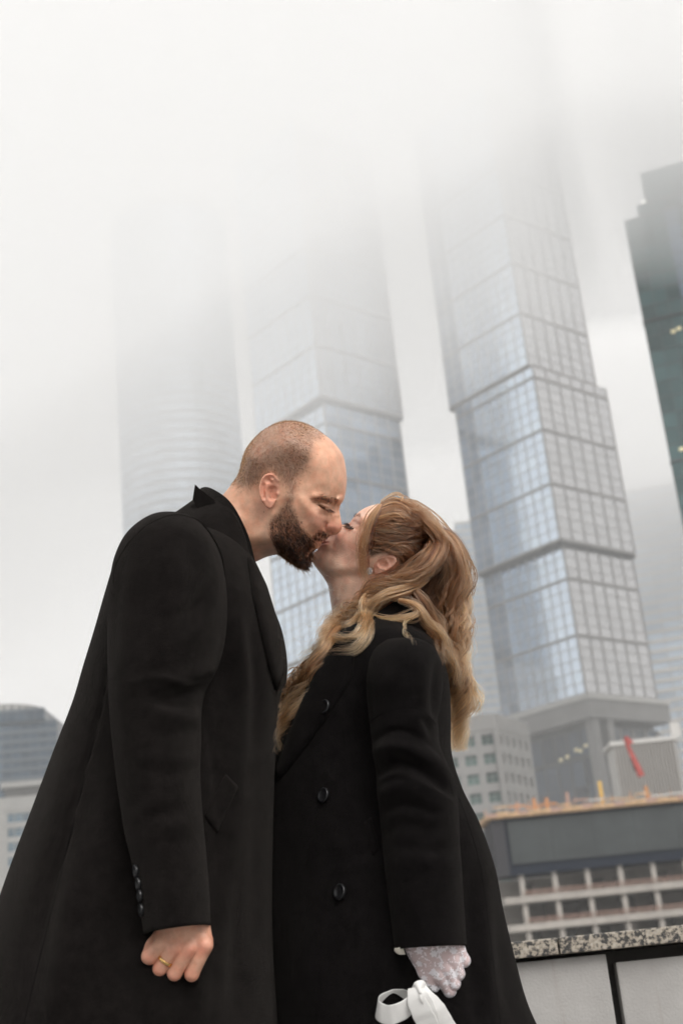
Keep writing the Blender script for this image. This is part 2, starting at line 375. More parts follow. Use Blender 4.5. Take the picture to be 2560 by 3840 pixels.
MB().prism([KF - fl * .4 - fr * .4, KF + fr * 16.4 - fl * .4, KF + fr * 16.4 + fl * 22.4, KF - fr * .4 + fl * 22.4], zF - 3.1, zF).build('parapet', M['stone'], tF)

# ---- left: dark blue stepped office H and white block I
M['pane_h'] = glassy('pane_h', (0.07, 0.10, 0.135), 0.2, 0.2, 0.25); M['spandrel_h'] = flat('spandrel_h', (0.13, 0.155, 0.18), 0.6)
tH = empty('office_building'); tag(tH, 'dark blue office building with stepped roof and round crown, far left', 'building')
k = 1.6; cl = lambda x, y: (x * 340 / 769, 2500 + y * 340 / 769)
YH = 300 * k; pH = PY(*cl(482, 455), YH); zH = pH[2]
ch = [0]; eH = unit(math.radians(186))
def boxH(off, wd, z0, z1, nb, dp=40):
    K = pH[:2] + eH * off
    MB().prism([K + np.array([0, .4]), K + np.array([-.0, dp]), K + eH * wd + np.array([0, dp]), K + eH * wd + np.array([0, .4])], z0, z1).build('core', M['core'], tH)
    face(tH, K, eH, wd, z0, z1, nb, 3.4, [M['pane_h'], M['pane_deep']], M['spandrel_h'], M['spandrel_h'], 1, ch, cols=[(i in (6,)) * 1 for i in range(nb)], mw=.2, bw=1.2, prou=.05)
boxH(0, 46, 20, zH, 14)
boxH(4.4, 40, zH + .05, zH + 4.6, 12)
MB().prism([(pH[0] - 24 + 15.5 * math.cos(a * math.pi / 18), YH + 20 + 18 * math.sin(a * math.pi / 18)) for a in range(36)], zH + 4.7, zH + 8.6).build('crown', M['stone'], tH)
for a in range(19, 36):
    th = a * math.pi / 18
    link('crown_fin', MB().box(-.5, .5, -.3, .3, 0, 2.6).data('crown_fin', M['stone_light']), tH, (pH[0] - 24 + 15.7 * math.cos(th), YH + 20 + 18.3 * math.sin(th), zH + 5.2), th + math.pi / 2)
tI = empty('white_building'); tag(tI, 'white office block with a grid of blue windows behind the man\'s coat', 'building')
k = 2.1; YI = 160 * k
pI0 = PY(*cl(-10, 1120), YI); pI1 = PY(*cl(380, 1075), YI)
zI = pI0[2]; M['pane_sky'] = glassy('pane_sky', (0.16, 0.25, 0.32), 0.15, 0.35, 0.25)
eI = unit(math.radians(6)); KI = pI0[:2] + eI * 2.0
MB().box(KI[0] - 8, KI[0] + 40, YI + .6 + 3, YI + 30, -6.5, zI - .2).build('core', M['core'], tI)
c_w = MB(); 
link('wall', MB().box(-9, 0, -.4, 1.5, -6.5, zI).data('wall', M['stone_light']), tI, (KI[0], KI[1], 0), math.radians(6))
link('wall', MB().box(0, 36, -.4, 1.5, zI - 3.4, zI).data('wall', M['stone_light']), tI, (KI[0], KI[1], 0), math.radians(6))
holed(tI, tuple(KI + np.array([.05, .0])), eI, 30, 2, zI - 3.4, 16, 3.35, M['stone_light'], M['pane_sky'], 1.66, 2.15, reveal=.2)
rI = PY(*cl(22, 1010), YI + 4)
link('roof_storey', MB().box(0, 34, 0, 18, zI, rI[2] - .9).data('roof_storey', M['stone']), tI, (rI[0] + .6, YI + 4, 0), math.radians(6))
link('roof_slab', MB().box(-1.0, 35, -1, 19, rI[2] - .88, rI[2] + .6).data('roof_slab', M['stone_light']), tI, (rI[0] + .6, YI + 4, 0), math.radians(6))
# ---- construction building G with the big dark screen
k = 3.0; YG = 60 * k
tG = empty('construction_building'); tag(tG, 'unfinished concrete building with a long dark screen and timber roof edge', 'building')
c3 = lambda x, y: (1700 + x * 860 / 1568, 2600 + y * 860 / 1568)
gx0 = PY(*c3(330, 1255), YG)[0]; eG = unit(math.radians(3.0))
KG = np.array([gx0, YG]); zt = PY(*cr(230, 900), YG)[2]; zp = PY(*c3(330, 1255), YG)[2]
z1f = PY(*c3(400, 1420), YG)[2]; z2f = PY(*c3(430, 1610), YG)[2]
rg = math.radians(3.0)
M['screen_grey'] = flat('screen_grey', (0.060, 0.067, 0.069), 0.8, spec=.1, var=0.15, nscale=0.3)
M['navy'] = flat('navy', (0.010, 0.016, 0.030), 0.8, spec=.1)
M['screen_side'] = flat('screen_side', (0.045, 0.044, 0.050), 0.8, spec=.1)
M['timber'] = flat('timber', (0.50, 0.33, 0.19), 0.8, var=0.35, nscale=1.2)
M['timber_y'] = flat('timber_y', (0.72, 0.45, 0.10), 0.7)
M['timber_o'] = flat('timber_o', (0.55, 0.25, 0.10), 0.7)
M['netting'] = flat('netting', (0.40, 0.26, 0.21), 0.9, var=0.4, nscale=2.0)
def gl_(name, mb, mat, x=0.0, y=0.0, parent=None):
    p = KG + eG * x + np.array([-eG[1], eG[0]]) * y
    return link(name, mb.data(name, mat), parent or tG, (p[0], p[1], 0), rg)
gl_('screen_box', MB().box(-.3, 46, 0, 8, zp, zt - 1.2), M['navy'])
gl_('end_panel', MB().box(-.5, 1.1, -.35, 8.2, zp - .02, zt - 1.3), M['screen_side'])
zpa, zpb = PY(*c3(430, 1170), YG)[2], PY(*c3(375, 880), YG)[2]
for i in range(6):
    gl_('screen_panel', MB().box(1.6 + i * 5.6, 1.6 + i * 5.6 + 5.56, -.3, -.02, zpa, zpb), M['screen_grey'])
gl_('deck_edge', MB().box(-1.2, 47, -1.0, 10, zt - 1.15, zt - .55), M['timber'])
for i in range(34):
    gl_('deck_plank', MB().box(0, 1.5, -.06, .06, 0, random.uniform(.35, .6)), M['timber'] if i % 3 else M['netting'], -1.2 + i * 1.42, -1.05 + random.uniform(-.03, .03)).location.z = zt - .95 + random.uniform(-.1, .1)
for i in range(26):
    x = -.6 + i * 1.3 + random.uniform(-.4, .4)
    gl_('formwork_post', MB().box(-.05, .05, -.05, .05, 0, random.uniform(.8, 1.5)), random.choice([M['timber_o'], M['netting'], M['stone_light']]), x, random.uniform(-.5, 1)).location.z = zt - .6
for i in range(16):
    gl_('guard_board', MB().box(0, 2.2, -.04, .04, 0, .22), random.choice([M['netting'], M['timber_o'], M['stone_light'], M['timber']]), i * 2.1, -.6).location.z = zt + random.uniform(-.3, .25)
for px_, h_, m_ in ((545, 1.8, 'timber_o'), (632, 1.7, 'timber_o'), (775, 2.2, 'netting'), (1010, 3.2, 'timber_y'), (430, 1.5, 'netting'), (1320, 2.0, 'timber_o')):
    p = PY(*cr(px_, 740 - (px_ - 545) * .12), YG)
    gl_('prop', MB().box(-.2, .2, -.2, .2, zt - .6, zt - .6 + h_), M[m_], (p[0] - gx0) / eG[0], .8)
M['void'] = flat('void', (0.06, 0.055, 0.05), 0.9)
gl_('inner_wall', MB().box(.5, 46, 9.5, 10, -6.5, zp), M['concrete'])
zs = [zp - .5, z1f, z2f, z2f - 3.4, z2f - 6.8]
for z in zs[1:]:
    gl_('floor_slab', MB().box(.0, 46, 0, 10, z - .42, z + .42), M['concrete'])
for a, b in zip(zs[1:], zs[:-1]):
    for i in range(9):
        gl_('column', MB().box(-.32, .32, -.3, .3, a + .43, b - (.43 if b != zs[0] else -.5)), M['concrete'], 2.6 + i * 4.35, .8)
    for i in range(8):
        gl_('guard_rail', MB().bar((0, 0, a + 1.0), (4.2, 0, a + 1.0), .07).bar((0, 0, a + .62), (4.2, 0, a + .62), .07), M['netting'], 2.7 + i * 4.35, .35)
        gl_('partition', MB().box(0, random.uniform(1.2, 3.0), 0, .3, a + .43, b - .5), random.choice([M['void'], M['concrete'], M['void']]), 3 + i * 4.35, random.uniform(3, 7))
# ---- excavator arm on the deck behind and white ribbed hall beside it
tX = empty('excavator'); tag(tX, 'red excavator arm raised behind the timber roof edge', 'excavator')
M['red'] = flat('red', (0.42, 0.06, 0.05), 0.5, var=0.2, nscale=0.8)
M['black_steel'] = flat('black_steel', (0.03, 0.03, 0.032), 0.5)
YX = 215.0; P_ = lambda x, y: PY(*cr(x, y), YX)
a0, a1, a2 = P_(1285, 660), P_(1230, 540), P_(1170, 405)
def beam(name, p, q, w0, w1, mat, par, d=.35):
    p, q = Vector(p), Vector(q); t = (q - p).normalized(); s = Vector((0, 1, 0)).cross(t).normalized(); y = Vector((0, 1, 0))
    v = [tuple(c + s * a * wv + y * b * d) for c, wv in ((p, w0), (q, w1)) for a, b in ((-1, -1), (1, -1), (1, 1), (-1, 1))]
    return obj(name, v, BF, mat, par)
beam('boom', a0, a1, .48, .36, M['red'], tX); beam('stick', a1, a2, .34, .2, M['red'], tX, .3)
beam('bucket', a2 + np.array([.1, 0, .3]), a2 + np.array([.9, 0, -.9]), .2, .4, M['red'], tX, .5)
beam('hydraulic_ram', a0 + np.array([-.9, 0, .9]), a1 + np.array([-.5, 0, .2]), .1, .1, M['black_steel'], tX, .1)
gz = 15.0
deck = MB().box(a0[0] - 18, a0[0] + 30, 196, 240, -6.5, gz).build('site_terrace', M['concrete']); tag(deck, kind='structure')
cabx = a0[0] + 1.2
MB().box(cabx - 1.6, cabx + 1.6, YX - 1.2, YX + 1.4, gz + 1.0, gz + 2.4).build('house', M['red'], tX)
MB().box(cabx - 1.4, cabx - .2, YX - 1.2, YX, gz + 2.4, gz + 3.6).build('cab', M['black_steel'], tX)
for s in (-1, 1): MB().box(cabx - 2, cabx + 2, YX + s * 1.1 - .35, YX + s * 1.1 + .35, gz, gz + .95).build('track', M['black_steel'], tX)
tW = empty('ribbed_hall'); tag(tW, 'low white ribbed hall wall behind the red excavator arm', 'hall')
YW = 232.0; w0, w1, w2 = PY(*cr(1080, 425), YW), PY(*cr(1480, 395), YW), PY(*cr(1530, 650), YW)
MB().box(w0[0] + .1, w1[0] + .8, YW + .2, YW + 7, gz, w1[2] - .5).build('wall', M['stone_light'], tW)
MB().box(w0[0] - .4, w1[0] + 1.2, YW - .3, YW + 7.5, w1[2] - .45, w1[2] + .25).build('roof_edge', M['stone_light'], tW)
rib = MB().box(-.12, .12, -.3, .22, gz, w1[2] - .5).data('rib', M['mullion'])
for i in range(20): link('rib', rib, tW, (w0[0] + .4 + i * (w1[0] - w0[0]) / 19, YW, 0))
lamp = PY(*cr(1505, 355), 235)
tL = empty('site_floodlight'); tag(tL, 'white floodlight mast above the ribbed hall', 'floodlight')
MB().bar((lamp[0], 234, gz), (lamp[0], 234, lamp[2] - 1.2), .14).build('mast', M['mullion'], tL)
MB().box(lamp[0] - .8, lamp[0] + .9, 233.6, 234.6, lamp[2] - 1.2, lamp[2] + 1.4).build('lamp_head', M['stone_light'], tL)

# ---- parapet of the embankment
tP = empty('parapet_wall', (0, 3.3, 0)); tag(tP, 'pale concrete panel parapet with speckled granite coping, lower right', 'parapet')
def granite():
    m, n, b = mat_new('granite'); tc = N(n, 'ShaderNodeTexCoord')
    v1 = N(n, 'ShaderNodeTexVoronoi', Scale=120.0); v2 = N(n, 'ShaderNodeTexNoise', Scale=115.0, Detail=4.0, Roughness=.6)
    for t in (v1, v2): n.links.new(tc.outputs['Object'], t.inputs['Vector'])
    r = N(n, 'ShaderNodeValToRGB'); r.color_ramp.elements[0].position = .43; r.color_ramp.elements[0].color = (.05, .048, .046, 1)
    r.color_ramp.elements[1].position = .53; r.color_ramp.elements[1].color = (.46, .40, .32, 1)
    e = r.color_ramp.elements.new(.47); e.color = (.17, .15, .13, 1); e = r.color_ramp.elements.new(.66); e.color = (.52, .47, .40, 1)
    n.links.new(v2.outputs['Fac'], r.inputs['Fac'])
    mu = N(n, 'ShaderNodeMix', data_type='RGBA', blend_type='MULTIPLY'); mu.inputs[0].default_value = .45
    n.links.new(r.outputs[0], mu.inputs[6]); n.links.new(v1.outputs['Distance'], mu.inputs[7]); n.links.new(mu.outputs[2], b.inputs['Base Color'])
    b.inputs['Roughness'].default_value = .45; return m
def wall_concrete():
    m, n, b = mat_new('wall_concrete'); tc = N(n, 'ShaderNodeTexCoord')
    a = N(n, 'ShaderNodeTexNoise', Scale=3.0, Detail=8.0, Roughness=.65); n.links.new(tc.outputs['Object'], a.inputs['Vector'])
    mp = N(n, 'ShaderNodeMapping'); mp.inputs['Scale'].default_value = (22, 22, 1.3); n.links.new(tc.outputs['Object'], mp.inputs['Vector'])
    s = N(n, 'ShaderNodeTexNoise', Scale=1.0, Detail=3.0); n.links.new(mp.outputs[0], s.inputs['Vector'])
    oi = N(n, 'ShaderNodeObjectInfo')
    r = N(n, 'ShaderNodeValToRGB'); r.color_ramp.elements[0].position = .3; r.color_ramp.elements[0].color = (.33, .315, .30, 1)
    r.color_ramp.elements[1].position = .7; r.color_ramp.elements[1].color = (.47, .455, .44, 1); n.links.new(a.outputs['Fac'], r.inputs['Fac'])
    r2 = N(n, 'ShaderNodeValToRGB'); r2.color_ramp.elements[0].position = .62; r2.color_ramp.elements[0].color = (1, 1, 1, 1)
    r2.color_ramp.elements[1].position = .74; r2.color_ramp.elements[1].color = (.70, .60, .50, 1); n.links.new(s.outputs['Fac'], r2.inputs['Fac'])
    mu = N(n, 'ShaderNodeMix', data_type='RGBA', blend_type='MULTIPLY'); mu.inputs[0].default_value = .55
    n.links.new(r.outputs[0], mu.inputs[6]); n.links.new(r2.outputs[0], mu.inputs[7])
    mr = N(n, 'ShaderNodeMapRange'); mr.inputs['To Min'].default_value = .8; mr.inputs['To Max'].default_value = 1.05; n.links.new(oi.outputs['Random'], mr.inputs['Value'])
    m3 = N(n, 'ShaderNodeMix', data_type='RGBA', blend_type='MULTIPLY'); m3.inputs[0].default_value = 1
    n.links.new(mu.outputs[2], m3.inputs[6]); n.links.new(mr.outputs[0], m3.inputs[7]); n.links.new(m3.outputs[2], b.inputs['Base Color'])
    nb = N(n, 'ShaderNodeTexNoise', Scale=160.0, Detail=5.0); n.links.new(tc.outputs['Object'], nb.inputs['Vector'])
    bp = N(n, 'ShaderNodeBump', Strength=.35, Distance=.004); n.links.new(nb.outputs['Fac'], bp.inputs['Height']); n.links.new(bp.outputs[0], b.inputs['Normal'])
    b.inputs['Roughness'].default_value = .8; return m
M['granite'] = granite(); M['wall_concrete'] = wall_concrete()
YP = 3.3
pt = PY(*c3(900, 1655), YP); pb = PY(*c3(1030, 1757), YP); zc1, zc0 = pt[2] , pb[2]
slope = 0.0
def bevbox(x0, x1, y0, y1, z0, z1, b=.004):
    bm = bmesh.new(); vs = [bm.verts.new(p) for p in bxv(x0, x1, y0, y1, z0, z1)]
    for q in BF: bm.faces.new([vs[i] for i in q])
    bmesh.ops.bevel(bm, geom=list(bm.edges), offset=b, segments=2, affect='EDGES', profile=.7)
    me = bpy.data.meshes.new('m'); bm.to_mesh(me); bm.free(); return me
xj = PY(*c3(703, 1700), YP)[0]; xg = PY(*c3(1075, 1800), YP)[0]
def part(name, me, mat): me.materials.append(mat); me.name = name; return link(name, me, tP)
for i in range(-2, 3):
    L = 1.2; x0 = xj + i * L
    part('coping_stone', bevbox(x0 + .002, x0 + L - .002, -.03, .34, zc0, zc1), M['granite'])
zpn = PY(*c3(1060, 1798), YP)[2]
g2 = PY(*c3(1105, 1800), YP)[0] - xg
for i in range(-2, 3):
    L = 0.9; x1 = xg + i * L
    part('wall_panel', bevbox(x1 - L + .011, x1 - .011, 0.0 if i < 1 else .012, .06, .03, zc0 - (.009 if i < 1 else .03), .005), M['wall_concrete'])
    for sx in (.18, L - .16):
        for sz in (zc0 - .30, .2):
            mb = MB(); n_ = 14
            v = [(x1 - L + sx + r_ * math.cos(2 * math.pi * a_ / n_), y_, sz + r_ * math.sin(2 * math.pi * a_ / n_)) for r_, y_ in ((.0135, .004), (.0125, -.004), (.007, -.004), (.006, -.001)) for a_ in range(n_)]
            f = [(r_ * n_ + a_, r_ * n_ + (a_ + 1) % n_, (r_ + 1) * n_ + (a_ + 1) % n_, (r_ + 1) * n_ + a_) for r_ in range(3) for a_ in range(n_)] + [tuple(range(3 * n_, 4 * n_))]
            o_ = obj('bolt_cap', [(x_, y_ + (0.0 if i < 1 else .012), z_) for x_, y_, z_ in v], f, M['wall_concrete'], tP)
part('backing', bevbox(xj - 2.4, xj + 3.4, .07, .28, 0, zc0 - .002), M['void'])
# ================================================================== modelling tools for people
def crom(P, n):
    """dense Catmull-Rom through the points of P (any dimension)"""
    P = np.asarray(P, float); Q = np.vstack([2 * P[0] - P[1], P, 2 * P[-1] - P[-2]])
    seg = len(P) - 1; t = np.linspace(0, seg, n); i = np.minimum(t.astype(int), seg - 1); u = (t - i)[:, None]
    a, b, c, d = Q[i], Q[i + 1], Q[i + 2], Q[i + 3]
    return .5 * ((2 * b) + (c - a) * u + (2 * a - 5 * b + 4 * c - d) * u ** 2 + (3 * b - a - 3 * c + d) * u ** 3)
def arc_resample(P, n):
    P = np.asarray(P, float); s = np.r_[0, np.cumsum(np.linalg.norm(np.diff(P, axis=0), axis=1))]
    t = np.linspace(0, s[-1], n); return np.stack([np.interp(t, s, P[:, k]) for k in range(P.shape[1])], 1)
def seg_dist(U, V, P, closed=False):
    """distance of grid points to the polyline P, and the place along it (0..1)"""
    P = np.asarray(P, float)
    if closed: P = np.vstack([P, P[:1]])
    best = np.full(U.shape, 1e9); tt = np.zeros(U.shape); n = len(P) - 1
    for k in range(n):
        a, b = P[k], P[k + 1]; d = b - a; L = d @ d + 1e-18
        t = np.clip(((U - a[0]) * d[0] + (V - a[1]) * d[1]) / L, 0, 1)
        q = (U - a[0] - t * d[0]) ** 2 + (V - a[1] - t * d[1]) ** 2
        m = q < best; best[m] = q[m]; tt[m] = ((k + t) / n)[m]
    return np.sqrt(best), tt
def in_poly(U, V, P):
    r = np.zeros(U.shape, bool); n = len(P); j = n - 1
    for i in range(n):
        xi, yi = P[i]; xj, yj = P[j]
        if yi != yj:
            c = ((yi > V) != (yj > V)) & (U < (xj - xi) * (V - yi) / (yj - yi) + xi); r ^= c
        j = i
    return r
def sdist(U, V, P):
    d, _ = seg_dist(U, V, P, True); return np.where(in_poly(U, V, P), d, -d)
def sst(a, b, x):
    t = np.clip((x - a) / (b - a), 0, 1); return t * t * (3 - 2 * t)
def tps(pts, val, U, V, lam=1e-5):
    pts = np.asarray(pts, float); n = len(pts); sc = .1; p = pts / sc
    def k(r2): return .5 * r2 * np.log(r2 + 1e-12)
    d2 = ((p[:, None] - p[None]) ** 2).sum(-1); A = k(d2) + lam * np.eye(n)
    Pm = np.c_[np.ones(n), p]; M_ = np.block([[A, Pm], [Pm.T, np.zeros((3, 3))]])
    c = np.linalg.solve(M_, np.r_[val, 0, 0, 0])
    u, v = U.ravel() / sc, V.ravel() / sc; out = c[n] + c[n + 1] * u + c[n + 2] * v
    for i in range(n): out = out + c[i] * k((u - p[i, 0]) ** 2 + (v - p[i, 1]) ** 2)
    return out.reshape(U.shape)
def surface_nets(G, org, h):
    """zero surface of the field G (positive inside) as quads"""
    s = G > 0
    c = np.zeros(tuple(np.array(G.shape) - 1), np.int8)
    offs = [(i, j, k) for i in (0, 1) for j in (0, 1) for k in (0, 1)]
    sl = lambda o: tuple(slice(o[a], G.shape[a] - 1 + o[a]) for a in range(3))
    for o in offs: c += s[sl(o)]
    idx = np.argwhere((c > 0) & (c < 8)); n = len(idx)
    vid = np.full(c.shape, -1, np.int64); vid[tuple(idx.T)] = np.arange(n)
    acc = np.zeros((n, 3)); cn = np.zeros(n)
    val = {o: G[idx[:, 0] + o[0], idx[:, 1] + o[1], idx[:, 2] + o[2]] for o in offs}
    for o in offs:
        for a in range(3):
            if o[a] == 0:
                q = list(o); q[a] = 1; q = tuple(q); g0, g1 = val[o], val[q]
                m = (g0 > 0) != (g1 > 0); t = g0[m] / (g0[m] - g1[m]); e = np.array(o, float)[None].repeat(m.sum(), 0); e[:, a] = t
                acc[m] += e; cn[m] += 1
    V = (idx + acc / cn[:, None]) * h + org
    F = []
    for a in range(3):
        b, d = (a + 1) % 3, (a + 2) % 3
        g0 = [slice(None)] * 3; g1 = [slice(None)] * 3; g0[a] = slice(0, -1); g1[a] = slice(1, None)
        m = s[tuple(g0)] != s[tuple(g1)]; e = np.argwhere(m)
        e = e[(e[:, b] > 0) & (e[:, d] > 0) & (e[:, b] < G.shape[b] - 1) & (e[:, d] < G.shape[d] - 1)]
        eb = np.zeros(3, int); eb[b] = 1; ed = np.zeros(3, int); ed[d] = 1
        q = np.stack([vid[tuple((e - eb - ed).T)], vid[tuple((e - ed).T)], vid[tuple(e.T)], vid[tuple((e - eb).T)]], 1)
        flip = ~s[tuple(e.T)]; q[flip] = q[flip][:, ::-1]; F.append(q)
    F = np.vstack(F); return V, F[(F >= 0).all(1)]
def mesh_np(name, V, F, mat, parent=None, col=None, smooth=True, attrs=None):
    me = bpy.data.meshes.new(name); F = np.asarray(F); n = len(F); k = F.shape[1]
    me.vertices.add(len(V)); me.vertices.foreach_set('co', np.asarray(V, np.float32).ravel())
    me.loops.add(n * k); me.loops.foreach_set('vertex_index', F.astype(np.int32).ravel())
    me.polygons.add(n); me.polygons.foreach_set('loop_start', np.arange(0, n * k, k, dtype=np.int32))
    try: me.polygons.foreach_set('loop_total', np.full(n, k, np.int32))
    except Exception: pass
    me.update(calc_edges=True); me.validate()
    me.polygons.foreach_set('use_smooth', [smooth] * len(me.polygons))
    if col is not None:
        a = me.color_attributes.new('Col', 'FLOAT_COLOR', 'POINT'); c = np.c_[col, np.ones(len(col))] if col.shape[1] == 3 else col
        a.data.foreach_set('color', c.astype(np.float32).ravel())
    for nm, arr in (attrs or {}).items():
        a = me.attributes.new(nm, 'FLOAT', 'POINT'); a.data.foreach_set('value', arr.astype(np.float32))
    if mat: me.materials.append(mat)
    return link(name, me, parent)
def vnormals(V, F):
    a, b, c = V[F[:, 0]], V[F[:, 1]], V[F[:, 2]]; fn = np.cross(b - a, c - a)
    if F.shape[1] == 4: fn = fn + np.cross(c - a, V[F[:, 3]] - a)
    n = np.zeros_like(V)
    for k in range(F.shape[1]): np.add.at(n, F[:, k], fn)
    return n / (np.linalg.norm(n, axis=1)[:, None] + 1e-12)
def hair_obj(name, strands, radii, mat, parent=None, cols=None):
    """strands: list of (n,3) arrays; radii: root radius per strand"""
    hc = bpy.data.hair_curves.new(name); hc.add_curves([len(s) for s in strands])
    P = np.vstack(strands).astype(np.float32); hc.points.foreach_set('position', P.ravel())
    R = np.concatenate([r * np.r_[np.ones(max(1, len(s) // 2)), np.linspace(1, .25, len(s) - max(1, len(s) // 2))] for s, r in zip(strands, radii)]).astype(np.float32)
    try: hc.points.foreach_set('radius', R)
    except Exception:
        a = hc.attributes.new('radius', 'FLOAT', 'POINT'); a.data.foreach_set('value', R)
    if cols is not None:
        a = hc.attributes.new('tint', 'FLOAT_COLOR', 'POINT')
        a.data.foreach_set('color', np.c_[np.vstack(cols), np.ones(len(P))].astype(np.float32).ravel())
    hc.materials.append(mat); o = bpy.data.objects.new(name, hc); COL.objects.link(o)
    if parent: o.parent = parent
    return o
def cam2world(a, b, c, px0, py0, d):
    """local camera-parallel frame: a right, b up, c towards the camera, origin on the pixel at depth d"""
    o = PD(px0, py0, d); return o + np.multiply.outer(a, CR) + np.multiply.outer(b, CU) - np.multiply.outer(c, FW)

class Relief:
    """a head as x^2 = F(u, v): the midline outline fixes F = 0, landmarks give half-widths"""
    def __init__(s, crop, d, psi=0.0, face=1):
        s.x0, s.y0, s.k = crop; s.d = d; s.m = s.k * d / FPX; s.psi = psi; s.face = face
        s.cx, s.cy = 0, 0
    def uv(s, P):
        P = np.asarray(P, float); return np.c_[(P[:, 0] - s.cx) * s.m, -(P[:, 1] - s.cy) * s.m]
    def lm(s, P):         # landmark seen on the near side at half-width w (cm): undo the turn of the head
        P = np.asarray(P, float); q = s.uv(P[:, :2]); w_ = P[:, 2] * .01
        q[:, 0] = (q[:, 0] + s.face * w_ * math.sin(s.psi)) / math.cos(s.psi); return q, w_
    def build(s, center, outline, marks, details, ears, h=.0015, wmax=.1, lam=1e-3):
        s.cx, s.cy = center; O = np.asarray(outline, float)
        oc = crom(np.vstack([O, O[:1]]), len(O) * 6 + 1)[:-1]
        q = s.uv(oc[:, :2]); q[:, 0] /= math.cos(s.psi); R = oc[:, 2] * .01
        ln = np.r_[0, np.cumsum(np.linalg.norm(np.diff(np.vstack([q, q[:1]]), axis=0), axis=1))]
        nO = int(ln[-1] / .0055); t = np.linspace(0, ln[-1], nO, endpoint=False)
        qq = np.stack([np.interp(t, ln, np.r_[q[:, 0], q[0, 0]]), np.interp(t, ln, np.r_[q[:, 1], q[0, 1]])], 1); RR = np.interp(t, ln, np.r_[R, R[0]])
        tg = np.roll(qq, -1, 0) - np.roll(qq, 1, 0); tg /= np.linalg.norm(tg, axis=1)[:, None]; nr = np.c_[tg[:, 1], -tg[:, 0]]
        if not in_poly(*(qq + nr * .002).T, qq).mean() > .5: nr = -nr
        ti = np.minimum(.008, RR * .5)[:, None]
        inn = qq + nr * ti; out = qq - nr * ti
        ok = sdist(inn[:, 0], inn[:, 1], qq) > ti[:, 0] * .75; ok2 = sdist(out[:, 0], out[:, 1], qq) < -ti[:, 0] * .75
        t1 = ti[:, 0]; L, wv = s.lm(marks)
        pts = np.vstack([qq, inn[ok], out[ok2], L]); val = np.r_[np.zeros(nO), (2 * RR * t1 - t1 ** 2)[ok], (-2 * RR * t1)[ok2], wv ** 2]
        lo, hi = qq.min(0) - .012, qq.max(0) + .012
        us = np.arange(lo[0], hi[0], h); vs = np.arange(lo[1], hi[1], h); U, V = np.meshgrid(us, vs, indexing='ij')
        F = tps(pts, val * 1e3, U, V, lam) / 1e3; sd = sdist(U, V, qq)
        _, tn = seg_dist(U, V, qq, True); Rl = np.interp(tn * nO, np.arange(nO + 1), np.r_[RR, RR[0]])
        lowb = np.where(sd < Rl, 2 * Rl * sd - sd ** 2, Rl ** 2) * .55
        F = np.where(sd > 0, np.maximum(F, np.maximum(lowb, 1e-7)), np.minimum(F, 1.6 * Rl * sd)); F = np.where(sd < -.006, np.minimum(F, -1e-4), F)
        w_ = np.sqrt(np.maximum(F, 0))
        def lookup(D):
            w0 = np.zeros(len(D)); u_ = D[:, 0]
            for _ in range(3):
                i = np.clip(((u_ - us[0]) / h).astype(int), 0, len(us) - 1); j = np.clip(((D[:, 1] - vs[0]) / h).astype(int), 0, len(vs) - 1)
                w0 = wb[i, j]; u_ = (D[:, 0] + s.face * w0 * math.sin(s.psi)) / math.cos(s.psi)
            return np.c_[u_, D[:, 1]]
        wb = w_.copy()
        for P, sg, am in details:
            D = lookup(s.uv(np.asarray(P, float)))
            dd, _ = seg_dist(U, V, D if len(D) > 1 else np.vstack([D, D + 1e-5])); g = np.exp(-.5 * (dd / (sg * s.m)) ** 2)
            w_ = w_ + am * .01 * g * sst(0, .005, sd)
        F = np.where(F > 0, np.maximum(w_, 2e-4) ** 2, F); s.U, s.V, s.F, s.us, s.vs = U, V, F, us, vs
        xs = np.arange(-wmax, wmax + h, h); ax = np.abs(xs)
        G = (F[:, :, None] - xs[None, None] ** 2) / .14
        for e in ears:
            eo = s.lm(np.c_[e['out'], np.full(len(e['out']), e['w'])])[0]; es = sdist(U, V, eo); cen = eo.mean(0)
            hgt = e['w'] * .01 + e['tilt'][0] * (U - cen[0]) + e['tilt'][1] * (V - cen[1])
            for P, sg, am in e['det']:
                D = s.lm(np.c_[P, np.full(len(P), e['w'])])[0]; D = D if len(D) > 1 else np.vstack([D, D + 1e-5])
                dd, _ = seg_dist(U, V, D); hgt = hgt + am * .01 * np.exp(-.5 * (dd / (sg * s.m)) ** 2)
            th = e.get('th', .0022)
            tt = np.where(es > 0, th ** 2 * np.clip(1 - (1 - np.clip(es / (th * 1.1), 0, 1)) ** 2, 0, 1), -1e-5)
            Ge = (tt[:, :, None] - (ax[None, None] - hgt[:, :, None]) ** 2) / (2.2 * th)
            G = np.maximum(G, Ge)
        Vx, Fq = surface_nets(G.astype(np.float32), np.array([us[0], vs[0], xs[0]]), h)
        s.local = Vx.copy()
        c, sn = math.cos(s.psi), math.sin(s.psi); a, b, x = Vx.T
        A = a * c - s.face * x * sn; Cc = s.face * a * sn + x * c
        s.px0, s.py0 = s.x0 + s.cx * s.k, s.y0 + s.cy * s.k
        s.W = cam2world(A, b, Cc, s.px0, s.py0, s.d); s.Q = Fq
        s.scr = np.c_[A / s.m + s.cx, -b / s.m + s.cy]        # in crop pixels, for masks
        return s
